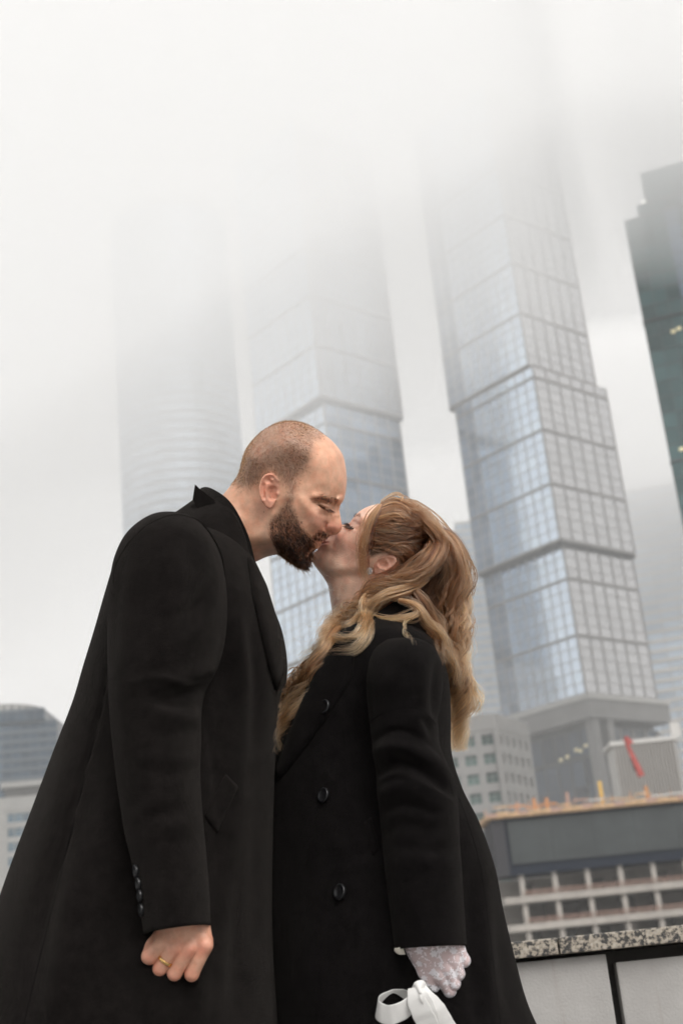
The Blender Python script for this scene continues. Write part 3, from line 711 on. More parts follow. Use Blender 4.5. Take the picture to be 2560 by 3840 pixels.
def skin_mat(name, sss=.12, rough=.45):
    m, n, b = mat_new(name); at = N(n, 'ShaderNodeAttribute', attribute_name='Col'); tc = N(n, 'ShaderNodeTexCoord')
    a = N(n, 'ShaderNodeTexNoise', Scale=55.0, Detail=5.0, Roughness=.6); n.links.new(tc.outputs['Object'], a.inputs['Vector'])
    mr = N(n, 'ShaderNodeMapRange'); mr.inputs['From Min'].default_value = .3; mr.inputs['From Max'].default_value = .7; mr.inputs['To Min'].default_value = .82; mr.inputs['To Max'].default_value = 1.14
    n.links.new(a.outputs['Fac'], mr.inputs['Value'])
    mu = N(n, 'ShaderNodeMix', data_type='RGBA', blend_type='MULTIPLY'); mu.inputs[0].default_value = 1
    rb = N(n, 'ShaderNodeTexNoise', Scale=70.0, Detail=4.0); n.links.new(tc.outputs['Object'], rb.inputs['Vector'])
    rr = N(n, 'ShaderNodeValToRGB'); rr.color_ramp.elements[0].position = .42; rr.color_ramp.elements[0].color = (1, 1, 1, 1); rr.color_ramp.elements[1].position = .72; rr.color_ramp.elements[1].color = (1.0, .86, .82, 1); n.links.new(rb.outputs['Fac'], rr.inputs['Fac'])
    m0 = N(n, 'ShaderNodeMix', data_type='RGBA', blend_type='MULTIPLY'); m0.inputs[0].default_value = 1; n.links.new(at.outputs['Color'], m0.inputs[6]); n.links.new(rr.outputs[0], m0.inputs[7]); n.links.new(m0.outputs[2], mu.inputs[6]); n.links.new(mr.outputs[0], mu.inputs[7])
    v = N(n, 'ShaderNodeTexVoronoi', Scale=75.0); n.links.new(tc.outputs['Object'], v.inputs['Vector'])      # a few moles
    lt = N(n, 'ShaderNodeValToRGB'); lt.color_ramp.elements[0].position = .05; lt.color_ramp.elements[0].color = (.55, .45, .42, 1)
    lt.color_ramp.elements[1].position = .085; lt.color_ramp.elements[1].color = (1, 1, 1, 1); n.links.new(v.outputs['Distance'], lt.inputs['Fac'])
    wn = N(n, 'ShaderNodeMath', operation='GREATER_THAN'); wn.inputs[1].default_value = .86
    sp = N(n, 'ShaderNodeSeparateColor'); n.links.new(v.outputs['Color'], sp.inputs[0]); n.links.new(sp.outputs[0], wn.inputs[0])
    m2 = N(n, 'ShaderNodeMix', data_type='RGBA', blend_type='MULTIPLY'); n.links.new(wn.outputs[0], m2.inputs[0]); n.links.new(mu.outputs[2], m2.inputs[6]); n.links.new(lt.outputs[0], m2.inputs[7])
    n.links.new(m2.outputs[2], b.inputs['Base Color'])
    b.inputs['Roughness'].default_value = rough; b.inputs['Specular IOR Level'].default_value = .4
    b.inputs['Subsurface Weight'].default_value = sss; b.inputs['Subsurface Radius'].default_value = (1.0, .35, .2); b.inputs['Subsurface Scale'].default_value = .008
    p = N(n, 'ShaderNodeTexNoise', Scale=330.0, Detail=4.0); n.links.new(tc.outputs['Object'], p.inputs['Vector'])
    bp = N(n, 'ShaderNodeBump', Strength=.35, Distance=.0009); n.links.new(p.outputs['Fac'], bp.inputs['Height']); n.links.new(bp.outputs[0], b.inputs['Normal'])
    return m
def hair_mat(name, rough=.32, tint=None, melanin=None, red=.5):
    m = bpy.data.materials.new(name); m.use_nodes = True; n = m.node_tree; n.nodes.clear()
    o = n.nodes.new('ShaderNodeOutputMaterial'); h = n.nodes.new('ShaderNodeBsdfHairPrincipled')
    if tint is None:
        h.parametrization = 'MELANIN'; h.inputs['Melanin'].default_value = melanin; h.inputs['Melanin Redness'].default_value = red
        h.inputs['Random Color'].default_value = .35
    else:
        h.parametrization = 'COLOR'; at = n.nodes.new('ShaderNodeAttribute'); at.attribute_name = 'tint'; n.links.new(at.outputs['Color'], h.inputs['Color'])
    h.inputs['Roughness'].default_value = rough; h.inputs['Radial Roughness'].default_value = .5; h.inputs['Random Roughness'].default_value = .3
    n.links.new(h.outputs[0], o.inputs['Surface']); return m
def mixc(c, col, m): return c * (1 - m[:, None]) + np.asarray(col)[None] * m[:, None]
def pmask(scr, poly, soft):
    return sst(-soft, soft, sdist(scr[:, 0], scr[:, 1], np.asarray(poly, float)))
def gmask(scr, line, sg):
    L = np.asarray(line, float); L = L if len(L) > 1 else np.vstack([L, L + .01]); d, _ = seg_dist(scr[:, 0], scr[:, 1], L); return np.exp(-.5 * (d / sg) ** 2)
def sprout(W, Q, prob, n, length, fdir, lift, curl, npt=4, seed=1, jit=.15):
    """short hairs on a surface: prob per vertex, fdir(points) flow direction, lift along the normal"""
    r = np.random.default_rng(seed); Nn = vnormals(W, Q); pf = prob[Q].mean(1)
    a = np.linalg.norm(np.cross(W[Q[:, 1]] - W[Q[:, 0]], W[Q[:, 2]] - W[Q[:, 0]]), axis=1); pf = pf * a; pf = pf / pf.sum()
    f = r.choice(len(Q), n, p=pf); bw = r.dirichlet((1, 1, 1, 1), n)[:, :, None]
    P = (W[Q[f]] * bw).sum(1); No = (Nn[Q[f]] * bw).sum(1); No /= np.linalg.norm(No, axis=1)[:, None]
    D = fdir(P); D = D - No * (D * No).sum(1)[:, None]; D /= np.linalg.norm(D, axis=1)[:, None] + 1e-9
    D = D + r.normal(0, jit, D.shape); L = length(P, r) if callable(length) else length * r.uniform(.6, 1.2, n)
    cu = r.normal(0, curl, (n, 3)); out = []
    ts = np.linspace(0, 1, npt)
    pts = P[:, None] - No[:, None] * .0006 + L[:, None, None] * (ts[None, :, None] * (D + No * lift)[:, None] * (1 / np.sqrt(1 + lift ** 2)) + (ts ** 2)[None, :, None] * cu[:, None])
    return [p for p in pts]
def wool(name, col=(.020, .0185, .018), twill=True, sheen=.09):
    m, n, b = mat_new(name); tc = N(n, 'ShaderNodeTexCoord')
    b.inputs['Base Color'].default_value = (*col, 1); b.inputs['Roughness'].default_value = .9; b.inputs['Specular IOR Level'].default_value = .02
    b.inputs['Sheen Weight'].default_value = sheen; b.inputs['Sheen Roughness'].default_value = .45; b.inputs['Sheen Tint'].default_value = (.6, .55, .5, 1)
    a = N(n, 'ShaderNodeTexNoise', Scale=45.0, Detail=8.0, Roughness=.8); n.links.new(tc.outputs['Object'], a.inputs['Vector'])
    mr = N(n, 'ShaderNodeMapRange'); mr.inputs['From Min'].default_value = .3; mr.inputs['From Max'].default_value = .7; mr.inputs['To Min'].default_value = .55; mr.inputs['To Max'].default_value = 1.5
    n.links.new(a.outputs['Fac'], mr.inputs['Value'])
    mu = N(n, 'ShaderNodeMix', data_type='RGBA', blend_type='MULTIPLY'); mu.inputs[0].default_value = 1; mu.inputs[6].default_value = (*col, 1)
    n.links.new(mr.outputs[0], mu.inputs[7]); n.links.new(mu.outputs[2], b.inputs['Base Color'])
    f = N(n, 'ShaderNodeTexNoise', Scale=240.0, Detail=6.0, Roughness=.8); n.links.new(tc.outputs['Object'], f.inputs['Vector'])
    bp = N(n, 'ShaderNodeBump', Strength=.8, Distance=.0028); n.links.new(f.outputs['Fac'], bp.inputs['Height'])
    if twill:
        mp = N(n, 'ShaderNodeMapping'); mp.inputs['Rotation'].default_value = (0, math.radians(-38), 0); n.links.new(tc.outputs['Object'], mp.inputs['Vector'])
        wv = N(n, 'ShaderNodeTexWave', Scale=150.0, Distortion=3.0, Detail=2.0); wv.bands_direction = 'Z'; n.links.new(mp.outputs[0], wv.inputs['Vector'])
        b2 = N(n, 'ShaderNodeBump', Strength=.12, Distance=.0006); n.links.new(wv.outputs['Fac'], b2.inputs['Height']); n.links.new(bp.outputs[0], b2.inputs['Normal']); n.links.new(b2.outputs[0], b.inputs['Normal'])
    else: n.links.new(bp.outputs[0], b.inputs['Normal'])
    return m
def loft(rows, nr=140, nt=120, folds=(), pw=2.2, cap=True, noise=.0012, nsc=14.0, seed=0):
    """rows: (xl, yl, xr, yr, Y, near, far): the two photograph edges of a ring on the plane Y and its depth towards and away from the camera"""
    R = np.asarray(rows, float); E = []
    for r in R: E.append(np.r_[PY(r[0], r[1], r[4]), PY(r[2], r[3], r[4]), r[5], r[6]])
    E = crom(np.array(E), nr); th = np.linspace(0, 2 * np.pi, nt, endpoint=False)
    cs, sn = np.cos(th), np.sin(th); ca = np.sign(cs) * np.abs(cs) ** (2 / pw); sa = np.sign(sn) * np.abs(sn) ** (2 / pw)
    c = (E[:, :3] + E[:, 3:6]) / 2; ax = (E[:, 3:6] - E[:, :3]) / 2
    dep = np.where(sa[None] > 0, E[:, 6:7] * sa[None], E[:, 7:8] * sa[None])
    V = c[:, None] + ax[:, None] * ca[None, :, None]; V[..., 1] -= dep
    V = V.reshape(-1, 3); F = []
    i = np.arange(nr - 1)[:, None] * nt; j = np.arange(nt)[None]; jn = (j + 1) % nt
    F = np.stack([i + j, i + jn, i + nt + jn, i + nt + j], -1).reshape(-1, 4)
    Nn = vnormals(V, F)
    if np.mean((Nn * (V - c.repeat(nt, 0))).sum(1)) < 0: F = F[:, ::-1]; Nn = -Nn
    sc = scr_of(V, (0, 0, 1)); d = np.zeros(len(V)); near = sst(-.15, .35, -(Nn @ FW))
    for P, sg, am in folds:
        P = np.asarray(P, float); dd, t = seg_dist(sc[:, 0], sc[:, 1], crom(P, 24) if len(P) > 2 else P)
        d += am * np.exp(-.5 * (dd / sg) ** 2) * near * np.sin(np.pi * np.clip(t * .9 + .05, 0, 1)) ** .6
    if noise:
        nz = np.array([mnoise.noise((p[0] * nsc + seed, p[1] * nsc, p[2] * nsc * .6)) for p in V]); d += noise * nz
    V = V + Nn * d[:, None]
    return V, F, (nr, nt)
def capped(V, F, dims):
    nr, nt = dims; a, b = len(V), len(V) + 1
    V2 = np.vstack([V, V[:nt].mean(0), V[-nt:].mean(0)]); f = [tuple(q) for q in F]
    q0 = [(j, a, a, (j + 1) % nt) for j in range(nt)]
    T = np.array([((j + 1) % nt, j, a, a) for j in range(nt)]); B = np.array([((nr - 1) * nt + j, (nr - 1) * nt + (j + 1) % nt, b, b) for j in range(nt)])
    return V2, F, T[:, :3], B[:, :3]
def strip(pts, wdt, thick, nrm=None, n=80, taper=None, flat_=True):
    """a band of cloth along a 3-D path: wdt across, thick through; returns verts, faces"""
    P = crom(np.asarray(pts, float), n); T = np.gradient(P, axis=0); T /= np.linalg.norm(T, axis=1)[:, None]
    nn = np.repeat(np.asarray(nrm, float)[None], n, 0) if np.ndim(nrm) == 1 else crom(np.asarray(nrm, float), n)
    S_ = np.cross(T, nn); S_ /= np.linalg.norm(S_, axis=1)[:, None]; nn = np.cross(S_, T)
    w_ = (np.asarray(wdt) if np.ndim(wdt) else np.full(2, wdt)); w_ = np.interp(np.linspace(0, 1, n), np.linspace(0, 1, len(w_)), w_)
    prof = [(-1, -.6), (-1, .6), (-.9, 1), (.9, 1), (1, .6), (1, -.6), (.9, -1), (-.9, -1)]; V = []
    for a, b in prof: V.append(P + S_ * (a * w_ / 2)[:, None] + nn * (b * thick / 2))
    V = np.stack(V, 1).reshape(-1, 3); k = len(prof); i = np.arange(n - 1)[:, None] * k; j = np.arange(k)[None]; jn = (j + 1) % k
    F = np.stack([i + j, i + jn, i + k + jn, i + k + j], -1).reshape(-1, 4)
    ends = np.array([[0, 1, 2, 7], [2, 3, 6, 7], [3, 4, 5, 6]]); F = np.vstack([F, ends[:, ::-1], ends + (n - 1) * k]); return V, F
from mathutils.bvhtree import BVHTree
def bvh(*parts):
    v = []; f = []
    for V, F in parts: f += [tuple(int(k) + len(v) for k in q) for q in F]; v += [tuple(p) for p in V]
    return BVHTree.FromPolygons(v, f)
def onto(tree, px, py, off=0.0, Y=2.0):
    """the point of a surface seen at a pixel, raised by off along its normal"""
    r = Vector(ray(px, py)).normalized(); h = tree.ray_cast(Vector(CAM), r)
    if h[0] is None: return np.array(PY(px, py, Y)), np.array(-FW)
    n = h[1] if h[1].dot(r) < 0 else -h[1]
    return np.array(h[0] + n * off), np.array(n)
def patch(poly, tree, thick, res=12, off=.001, Y=2.0, smoothn=True, dome=0.0, curve=True):
    """a piece of cloth cut to a polygon of the photograph and laid on a surface, with a turned edge"""
    P = np.asarray(poly, float)
    if curve: P = crom(np.vstack([P, P[:1]]), len(P) * 5 + 1)[:-1]
    ln = np.sum(np.linalg.norm(np.diff(np.vstack([P, P[:1]]), axis=0), axis=1))
    oc = arc_resample(np.vstack([P, P[:1]]), max(12, int(ln / res)))[:-1]
    g = np.stack(np.meshgrid(np.arange(P[:, 0].min(), P[:, 0].max(), res), np.arange(P[:, 1].min(), P[:, 1].max(), res)), -1).reshape(-1, 2)
    g = g[sdist(g[:, 0], g[:, 1], oc) > res * .6]
    from mathutils.geometry import delaunay_2d_cdt
    n0 = len(oc); co = [Vector((float(a), float(b))) for a, b in np.vstack([oc, g])]
    r = delaunay_2d_cdt(co, [(i, (i + 1) % n0) for i in range(n0)], [], 1, 1e-4)
    Q = np.array([tuple(v) for v in r[0]]); T = np.array([f for f in r[2] if len(f) == 3])
    hit = [onto(tree, a, b, 0, Y) for a, b in Q]; A = np.array([h[0] for h in hit]); Nn = np.array([h[1] for h in hit])
    if smoothn:
        for _ in range(6):
            acc = np.zeros_like(A); ac2 = np.zeros_like(A); ct = np.zeros(len(A))
            for k in range(3):
                i, j = T[:, k], T[:, (k + 1) % 3]
                for x, y in ((i, j), (j, i)): np.add.at(acc, x, A[y]); np.add.at(ac2, x, Nn[y]); np.add.at(ct, x, 1)
            Nn = Nn * .4 + .6 * ac2 / ct[:, None]; A = A * .5 + .5 * acc / ct[:, None] if False else A
        Nn /= np.linalg.norm(Nn, axis=1)[:, None]
    sd = np.abs(sdist(Q[:, 0], Q[:, 1], oc)); rnd = thick * .5 * (1 - sst(0, 7, sd)); top = off + thick - rnd + dome * sst(0, 70, sd)
    V = np.vstack([A + Nn * top[:, None], A + Nn * (off + rnd - .004)[:, None]]); n = len(Q)
    a, b, c = V[T[:, 0]], V[T[:, 1]], V[T[:, 2]]
    if np.mean((np.cross(b - a, c - a) @ FW)) > 0: T = T[:, ::-1]
    ed = set((t[k], t[(k + 1) % 3]) for t in T for k in range(3)); rim = [e for e in ed if (e[1], e[0]) not in ed]
    F = np.vstack([T, T[:, ::-1] + n, [(b_, a_, a_ + n) for a_, b_ in rim], [(b_, a_ + n, b_ + n) for a_, b_ in rim]]); return V, F
def seam(pts, tree, rad=.0011, n=60, off=.0, Y=2.0):
    """a stitched seam or cord laid along photograph points on a surface"""
    P = crom(np.asarray(pts, float), n) if len(pts) > 2 else arc_resample(pts, n)
    H = [onto(tree, a, b, off, Y) for a, b in P]; A = np.array([h[0] for h in H])
    return tube(A, rad, 6)
def tube(A, rad, k=8, cap=True):
    A = np.asarray(A, float); n = len(A); T = np.gradient(A, axis=0); T /= np.linalg.norm(T, axis=1)[:, None] + 1e-12
    rad = np.broadcast_to(rad, (n,)); u = np.cross(T[0], (0, 0, 1.)); u = u if np.linalg.norm(u) > .1 else np.cross(T[0], (1., 0, 0)); u /= np.linalg.norm(u); V = []
    for i in range(n):
        u = u - T[i] * (u @ T[i]); u /= np.linalg.norm(u); v = np.cross(T[i], u)
        for q in range(k): t = 2 * math.pi * q / k; V.append(A[i] + (u * math.cos(t) + v * math.sin(t)) * rad[i])
    i = np.arange(n - 1)[:, None] * k; j = np.arange(k)[None]; jn = (j + 1) % k
    return np.array(V), np.stack([i + j, i + jn, i + k + jn, i + k + j], -1).reshape(-1, 4)
# ---- rounded limbs from smoothly joined tapering segments
def rcone(P, a, ra, b, rb):
    a, b = np.asarray(a, float), np.asarray(b, float); d = b - a; t = np.clip(((P - a) @ d) / (d @ d + 1e-12), 0, 1)
    return np.linalg.norm(P - a - t[..., None] * d, axis=-1) - (ra + (rb - ra) * t)
def smin(ds, k):
    m = np.minimum.reduce(ds); return m - k * np.log(sum(np.exp(-(d - m) / k) for d in ds))
def sdf_mesh(fn, lo, hi, h):
    g = [np.arange(lo[i], hi[i] + h, h) for i in range(3)]; P = np.stack(np.meshgrid(*g, indexing='ij'), -1)
    return surface_nets((-fn(P)).astype(np.float32), np.array(lo, float), h)
# ================================================================== the man
DM = 2.14
mh = Relief((850, 1550, 500 / 1568), DM, psi=math.radians(8), face=1)
M_OUT = [(-40, 950, 6), (60, 830, 5.5), (125, 745, 5.8), (160, 660, 6.3), (190, 540, 6.8), (230, 430, 7), (300, 330, 7.4), (400, 230, 7.6), (500, 160, 7.6), (600, 115, 7.6), (720, 93, 7.6),
 (830, 100, 7.6), (940, 130, 7.4), (1040, 180, 7.2), (1130, 240, 7), (1230, 320, 6.8), (1310, 410, 6.6), (1360, 490, 6.6), (1385, 580, 6.6), (1400, 680, 6.5), (1408, 780, 6), (1403, 860, 5.6), (1393, 940, 5),
 (1372, 1010, 3.4), (1345, 1060, 1.4), (1330, 1100, 1.0), (1326, 1140, .9), (1333, 1190, .95), (1344, 1250, 1.1), (1353, 1310, 1.4), (1350, 1360, 1.4), (1322, 1402, 1.3), (1272, 1430, 1.1), (1218, 1440, 1.0),
 (1185, 1456, 1.7), (1165, 1480, 2.0), (1150, 1505, 2.0), (1114, 1522, 1.7), (1108, 1550, 1.9), (1078, 1588, 1.9), (1035, 1612, 1.7), (1000, 1650, 2.0), (985, 1710, 2.3), (972, 1765, 2.5), (930, 1808, 2.5), (860, 1808, 2.6),
 (780, 1765, 2.8), (700, 1708, 3.2), (640, 1672, 4), (580, 1666, 5), (500, 1682, 5.5), (430, 1706, 5.6), (360, 1740, 6), (310, 1762, 6), (200, 1840, 6.5), (60, 1960, 6.5), (-160, 2000, 7), (-330, 1800, 7), (-380, 1500, 7), (-280, 1240, 7), (-140, 1060, 6.5)]
M_LM = [(600, 420, 7.6), (450, 560, 7.4), (800, 330, 7.3), (750, 550, 7.6), (600, 650, 7.5), (950, 420, 6.9), (1000, 600, 6.7), (900, 800, 6.6), (1100, 550, 6.1), (1200, 650, 5.3), (1200, 800, 5.3),
 (1060, 970, 6.0), (1200, 960, 4.6), (1300, 1005, 3.0), (300, 520, 6.3), (350, 700, 6.6), (250, 700, 5.4), (850, 1020, 6.9), (950, 1100, 6.7), (1050, 1180, 5.7), (1065, 1075, 5.4), (1150, 1105, 4.2),
 (1250, 1115, 2.1), (1275, 1200, 1.7), (1225, 1235, 2.3), (1225, 1330, 2.1), (1180, 1330, 2.35), (1120, 1250, 4.2), (1050, 1300, 5.2), (1120, 1370, 3.6), (950, 1250, 6.1), (850, 1200, 6.7), (700, 1000, 7.0),
 (450, 950, 6.4), (600, 1280, 6.1), (700, 1350, 6.1), (750, 1500, 5.6), (850, 1600, 4.7), (900, 1450, 5.4), (1040, 1470, 3.0), (950, 1680, 3.0), (880, 1720, 3.3), (300, 1100, 6.2),
 (350, 1350, 6.4), (450, 1500, 6.1), (200, 1150, 5.9), (550, 1500, 5.7), (100, 1200, 6.6), (0, 1400, 7.2), (100, 1600, 7.2), (-150, 1500, 8), (500, 1150, 6.5)]
M_DET = [(p_, s__, a_ * 1.45) for p_, s__, a_ in [([(1165, 1092)], 40, .40), ([(1075, 1066), (1110, 1092), (1160, 1116), (1228, 1130)], 9, -.36), ([(1095, 1120), (1150, 1150), (1215, 1160)], 16, .14), ([(1040, 1035), (1120, 1030), (1200, 1052), (1245, 1095)], 15, -.6), ([(1265, 1085), (1250, 1130)], 22, -.4),
 ([(1050, 985), (1140, 985), (1230, 1005), (1320, 1035)], 30, .34), ([(1165, 1290), (1135, 1345), (1075, 1410), (1020, 1465)], 15, -.38), ([(1100, 1265)], 62, .32), ([(1152, 1290), (1146, 1345), (1180, 1388)], 11, -.34),
 ([(1200, 1335)], 26, .22), ([(1232, 1412)], 12, -.4), ([(1060, 1470), (1110, 1482), (1150, 1494)], 13, .26), ([(1055, 1512), (1100, 1545)], 15, .24), ([(1035, 1478), (1080, 1498), (1130, 1516)], 6, -.2),
 ([(1000, 1590), (1050, 1598)], 16, -.2), ([(1100, 1190), (1190, 1205), (1250, 1180)], 14, -.1), ([(560, 1190), (450, 1350), (330, 1560)], 45, .25), ([(900, 1010), (1000, 1130), (1080, 1190)], 40, .18)]]
EAR_M = dict(out=[(640, 812), (618, 770), (580, 728), (530, 714), (478, 735), (438, 795), (420, 880), (425, 965), (448, 1040), (485, 1098), (530, 1132), (565, 1120), (585, 1080), (600, 1020), (640, 960), (650, 880)], w=7.35, tilt=(-.42, -.02), th=.0026,
 det=[([(628, 800), (585, 742), (530, 730), (480, 752), (446, 812), (434, 890), (440, 965), (462, 1030)], 14, .34), ([(560, 800), (515, 850), (500, 930), (512, 1000), (545, 1030)], 15, .24), ([(468, 850), (462, 930), (475, 1000)], 12, -.34),
      ([(562, 915), (560, 980)], 28, -1.15), ([(572, 975)], 22, -.35), ([(545, 822), (520, 800)], 16, -.4), ([(608, 955)], 18, .25), ([(550, 1095)], 28, .12)])
mh.build((700, 950), M_OUT, M_LM, M_DET, [EAR_M])
s_ = mh.scr; near = np.ones(len(s_))
HAIRP = [(1000, 40), (1180, 230), (1120, 300), (1035, 340), (1020, 420), (1000, 560), (958, 650), (872, 720), (832, 800), (822, 900), (800, 1010), (720, 1010), (740, 900), (690, 820), (640, 760), (560, 690), (470, 700), (420, 790), (330, 845), (200, 870), (110, 850), (40, 800), (60, 600), (150, 300), (400, 60), (720, 20)]
BEARDP = [(715, 1000), (800, 1000), (800, 1100), (850, 1250), (905, 1345), (960, 1420), (1010, 1462), (1045, 1420), (1100, 1390), (1160, 1400), (1210, 1440), (1180, 1462), (1100, 1462), (1045, 1478), (1010, 1530), (1030, 1600), (1000, 1650), (1010, 1780), (930, 1880), (800, 1860), (640, 1720), (595, 1640), (575, 1560), (540, 1450), (520, 1380), (510, 1290), (600, 1205), (690, 1070)]
hairm = pmask(s_, HAIRP, 75); beardm = pmask(s_, BEARDP, 45)
stub = pmask(s_, [(500, 1280), (560, 1660), (460, 1690), (400, 1600), (430, 1400)], 60) * .5
base = np.array([.77, .44, .295])
mc = np.repeat(base[None], len(s_), 0)
mc = mixc(mc, (.70, .33, .25), .55 * gmask(s_, [(1080, 1260), (1180, 1330)], 90))
mc = mixc(mc, (.68, .27, .20), .6 * gmask(s_, [(1250, 1350), (1330, 1340)], 45))
mc = mixc(mc, (.70, .30, .22), .55 * pmask(s_, EAR_M['out'], 10))
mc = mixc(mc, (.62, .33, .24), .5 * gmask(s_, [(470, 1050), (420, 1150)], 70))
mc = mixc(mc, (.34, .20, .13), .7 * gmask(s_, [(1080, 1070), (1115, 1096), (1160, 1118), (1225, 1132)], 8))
mc = mixc(mc, (.46, .26, .17), .6 * gmask(s_, [(1060, 1040), (1150, 1060), (1240, 1100)], 22))  # shade of the eye socket mixed into the skin colour
mc = mixc(mc, (.48, .22, .17), .7 * gmask(s_, [(1045, 1474), (1100, 1485), (1150, 1500)], 13))
mc = mixc(mc, (.48, .22, .17), .6 * gmask(s_, [(1060, 1516), (1105, 1548)], 14))
mc = mixc(mc, (.25, .185, .15), hairm * .66); mc = mixc(mc, (.22, .14, .10), beardm * .6); mc = mixc(mc, (.40, .27, .21), stub)
MAN_W, MAN_Q, MAN_C = mh.W, mh.Q, mc

man = None   # the body object is linked once head, torso and hand are joined
M['skin_m'] = skin_mat('skin_m'); M['hair_m'] = hair_mat('hair_m', .35, melanin=.78, red=.55)
def flow_from(px, py, crop, d):
    """flow away from a whorl given in crop pixels"""
    o = PD(crop[0] + px * crop[2], crop[1] + py * crop[2], d - .06)
    return lambda P: P - o
MCROP = (850, 1550, 500 / 1568)
def dirs(a, b, c=0.0): return a * CR + b * CU - c * FW
def scr_of(P, crop):
    d = P - CAM; z = d @ FW; return np.c_[((d @ CR) / z * FPX + 1280 - crop[0]) / crop[2], (-(d @ CU) / z * FPX + 1920 - crop[1]) / crop[2]]
nearside = sst(-.01, .01, mh.local[:, 2])
def man_hair(parent):
    # cropped scalp hair
    pr = pmask(s_, HAIRP, 70) * (.25 + .75 * sst(1040, 900, s_[:, 0])) * (1 - pmask(s_, EAR_M['out'], 6))
    wh = PD(850 + 430 * .3189, 1550 + 260 * .3189, DM)
    def fl(P): return (P - wh) * .9 + dirs(.02, -.05)
    st = sprout(MAN_W, MAN_Q, pr, 24000, .0036, fl, .40, .15, 3, 3, .25)
    hair_obj('cropped_hair', st, [.00012] * len(st), M['hair_m_crop'], parent)
    # beard
    q = pmask(s_, BEARDP, 38) ** 1.5 * (.3 + .7 * nearside)
    def fb(P):
        c = scr_of(P, MCROP); t = sst(1000, 1500, c[:, 1])[:, None]; mo = (c[:, 1] < 1480) & (c[:, 0] > 980)
        D = (1 - t) * dirs(.25, -1.)[None] + t * dirs(.55, -.85)[None]
        D = np.where(((c[:, 0] > 900) & (c[:, 1] > 1600))[:, None], dirs(.35, -1)[None], D); D = np.where(mo[:, None], dirs(-.55, -.75)[None], D); return D
    def ln(P, r):
        c = scr_of(P, MCROP); L = .0028 + .0042 * sst(1100, 1450, c[:, 1]) + .0025 * sst(1550, 1750, c[:, 1])
        L = np.where((c[:, 1] < 1480) & (c[:, 0] > 980), .0055, L); return L * r.uniform(.35, 1.2, len(P))
    st = sprout(MAN_W, MAN_Q, q, 14000, ln, fb, .28, .3, 6, 5, .25)
    hair_obj('beard', st, [.00019] * len(st), M['hair_m'], parent)
    # brow and lashes
    BR = [(1050, 1000), (1085, 978), (1160, 966), (1250, 985), (1318, 1030), (1310, 1062), (1262, 1052), (1200, 1020), (1110, 1003)]
    q = pmask(s_, BR, 8) * 1.0
    st = sprout(MAN_W, MAN_Q, q, 420, .008, lambda P: np.repeat(dirs(-1, .12)[None], len(P), 0), .18, .12, 4, 6, .2)
    hair_obj('eyebrow', st, [.00020] * len(st), M['hair_m'], parent)
    q = gmask(s_, [(1085, 1076), (1115, 1097), (1160, 1120), (1222, 1133)], 5) * (nearside > .5)
    st = sprout(MAN_W, MAN_Q, q, 130, .0085, lambda P: np.repeat(dirs(.35, -1)[None], len(P), 0), .9, .1, 4, 8, .12)
    hair_obj('eyelashes', st, [.00024] * len(st), M['hair_m'], parent)
M['hair_m_crop'] = hair_mat('hair_m_crop', .4, melanin=.58, red=.5)
M['wool_m'] = wool('wool_m', (.0092, .0078, .0074)); M['wool_d'] = flat('wool_d', (.005, .0045, .0045), .95, spec=.05); M['lining'] = flat('lining', (.012, .012, .013), .6)
M['button'] = flat('button', (.010, .010, .011), .32, spec=.5); M['gold'] = flat('gold', (.78, .50, .20), .25, metal=1.0)
M['shirt'] = flat('shirt', (.78, .77, .78), .8, bump=.2, bscale=300)
YM = 2.03; YA_ = 1.825
# torso of the coat: back edge left, front edge right
MAN_ROWS = [(700, 1990, 880, 2030, YM, .07, .07), (640, 2010, 925, 2070, YM, .10, .10), (560, 2045, 965, 2125, YM, .145, .15), (490, 2095, 995, 2200, YM, .175, .19), (440, 2165, 1030, 2290, YM, .19, .21), (405, 2270, 1062, 2380, YM, .195, .215),
 (370, 2400, 1076, 2490, YM, .20, .22), (330, 2540, 1062, 2600, YM, .20, .22), (285, 2700, 1040, 2740, YM, .20, .215), (225, 2860, 1036, 2900, YM, .205, .215), (150, 3060, 1034, 3080, YM, .215, .22), (70, 3270, 1034, 3290, YM, .225, .23),
 (0, 3470, 1040, 3490, YM, .235, .235), (-65, 3670, 1050, 3690, YM, .245, .24), (-130, 3870, 1060, 3890, YM, .25, .25), (-230, 4200, 1030, 4220, YM, .26, .26), (-310, 4550, 1040, 4570, YM, .265, .26)]
MF = [([(880, 2330), (905, 2520), (900, 2750), (880, 3000)], 22, .004), ([(930, 2320), (945, 2560), (935, 2800)], 18, -.004), ([(850, 2600), (870, 2800), (860, 3200), (840, 3700)], 26, .004), ([(470, 3300), (420, 3550), (380, 3800)], 40, -.005), ([(300, 3200), (250, 3500), (200, 3840)], 36, .005), ([(960, 2900), (950, 3200), (965, 3600)], 24, -.004), ([(700, 3560), (730, 3700), (750, 3840)], 30, .004), ([(560, 2560), (470, 2900), (330, 3400), (230, 3900)], 70, .006), ([(300, 2700), (200, 3100), (80, 3500)], 40, .004), ([(820, 2300), (860, 2600), (870, 3000)], 50, -.005), ([(900, 2250), (960, 2600), (950, 3000), (930, 3500)], 55, .006),
      ([(650, 3500), (600, 3700), (560, 3900)], 60, .005), ([(860, 3100), (880, 3500), (900, 3900)], 45, -.005),
      ([(402, 2500), (375, 2670), (330, 2850), (262, 3130), (190, 3420), (120, 3700), (60, 3950)], 4.0, -.0035), ([(760, 2600), (800, 2850), (815, 3100)], 4, -.0015)]
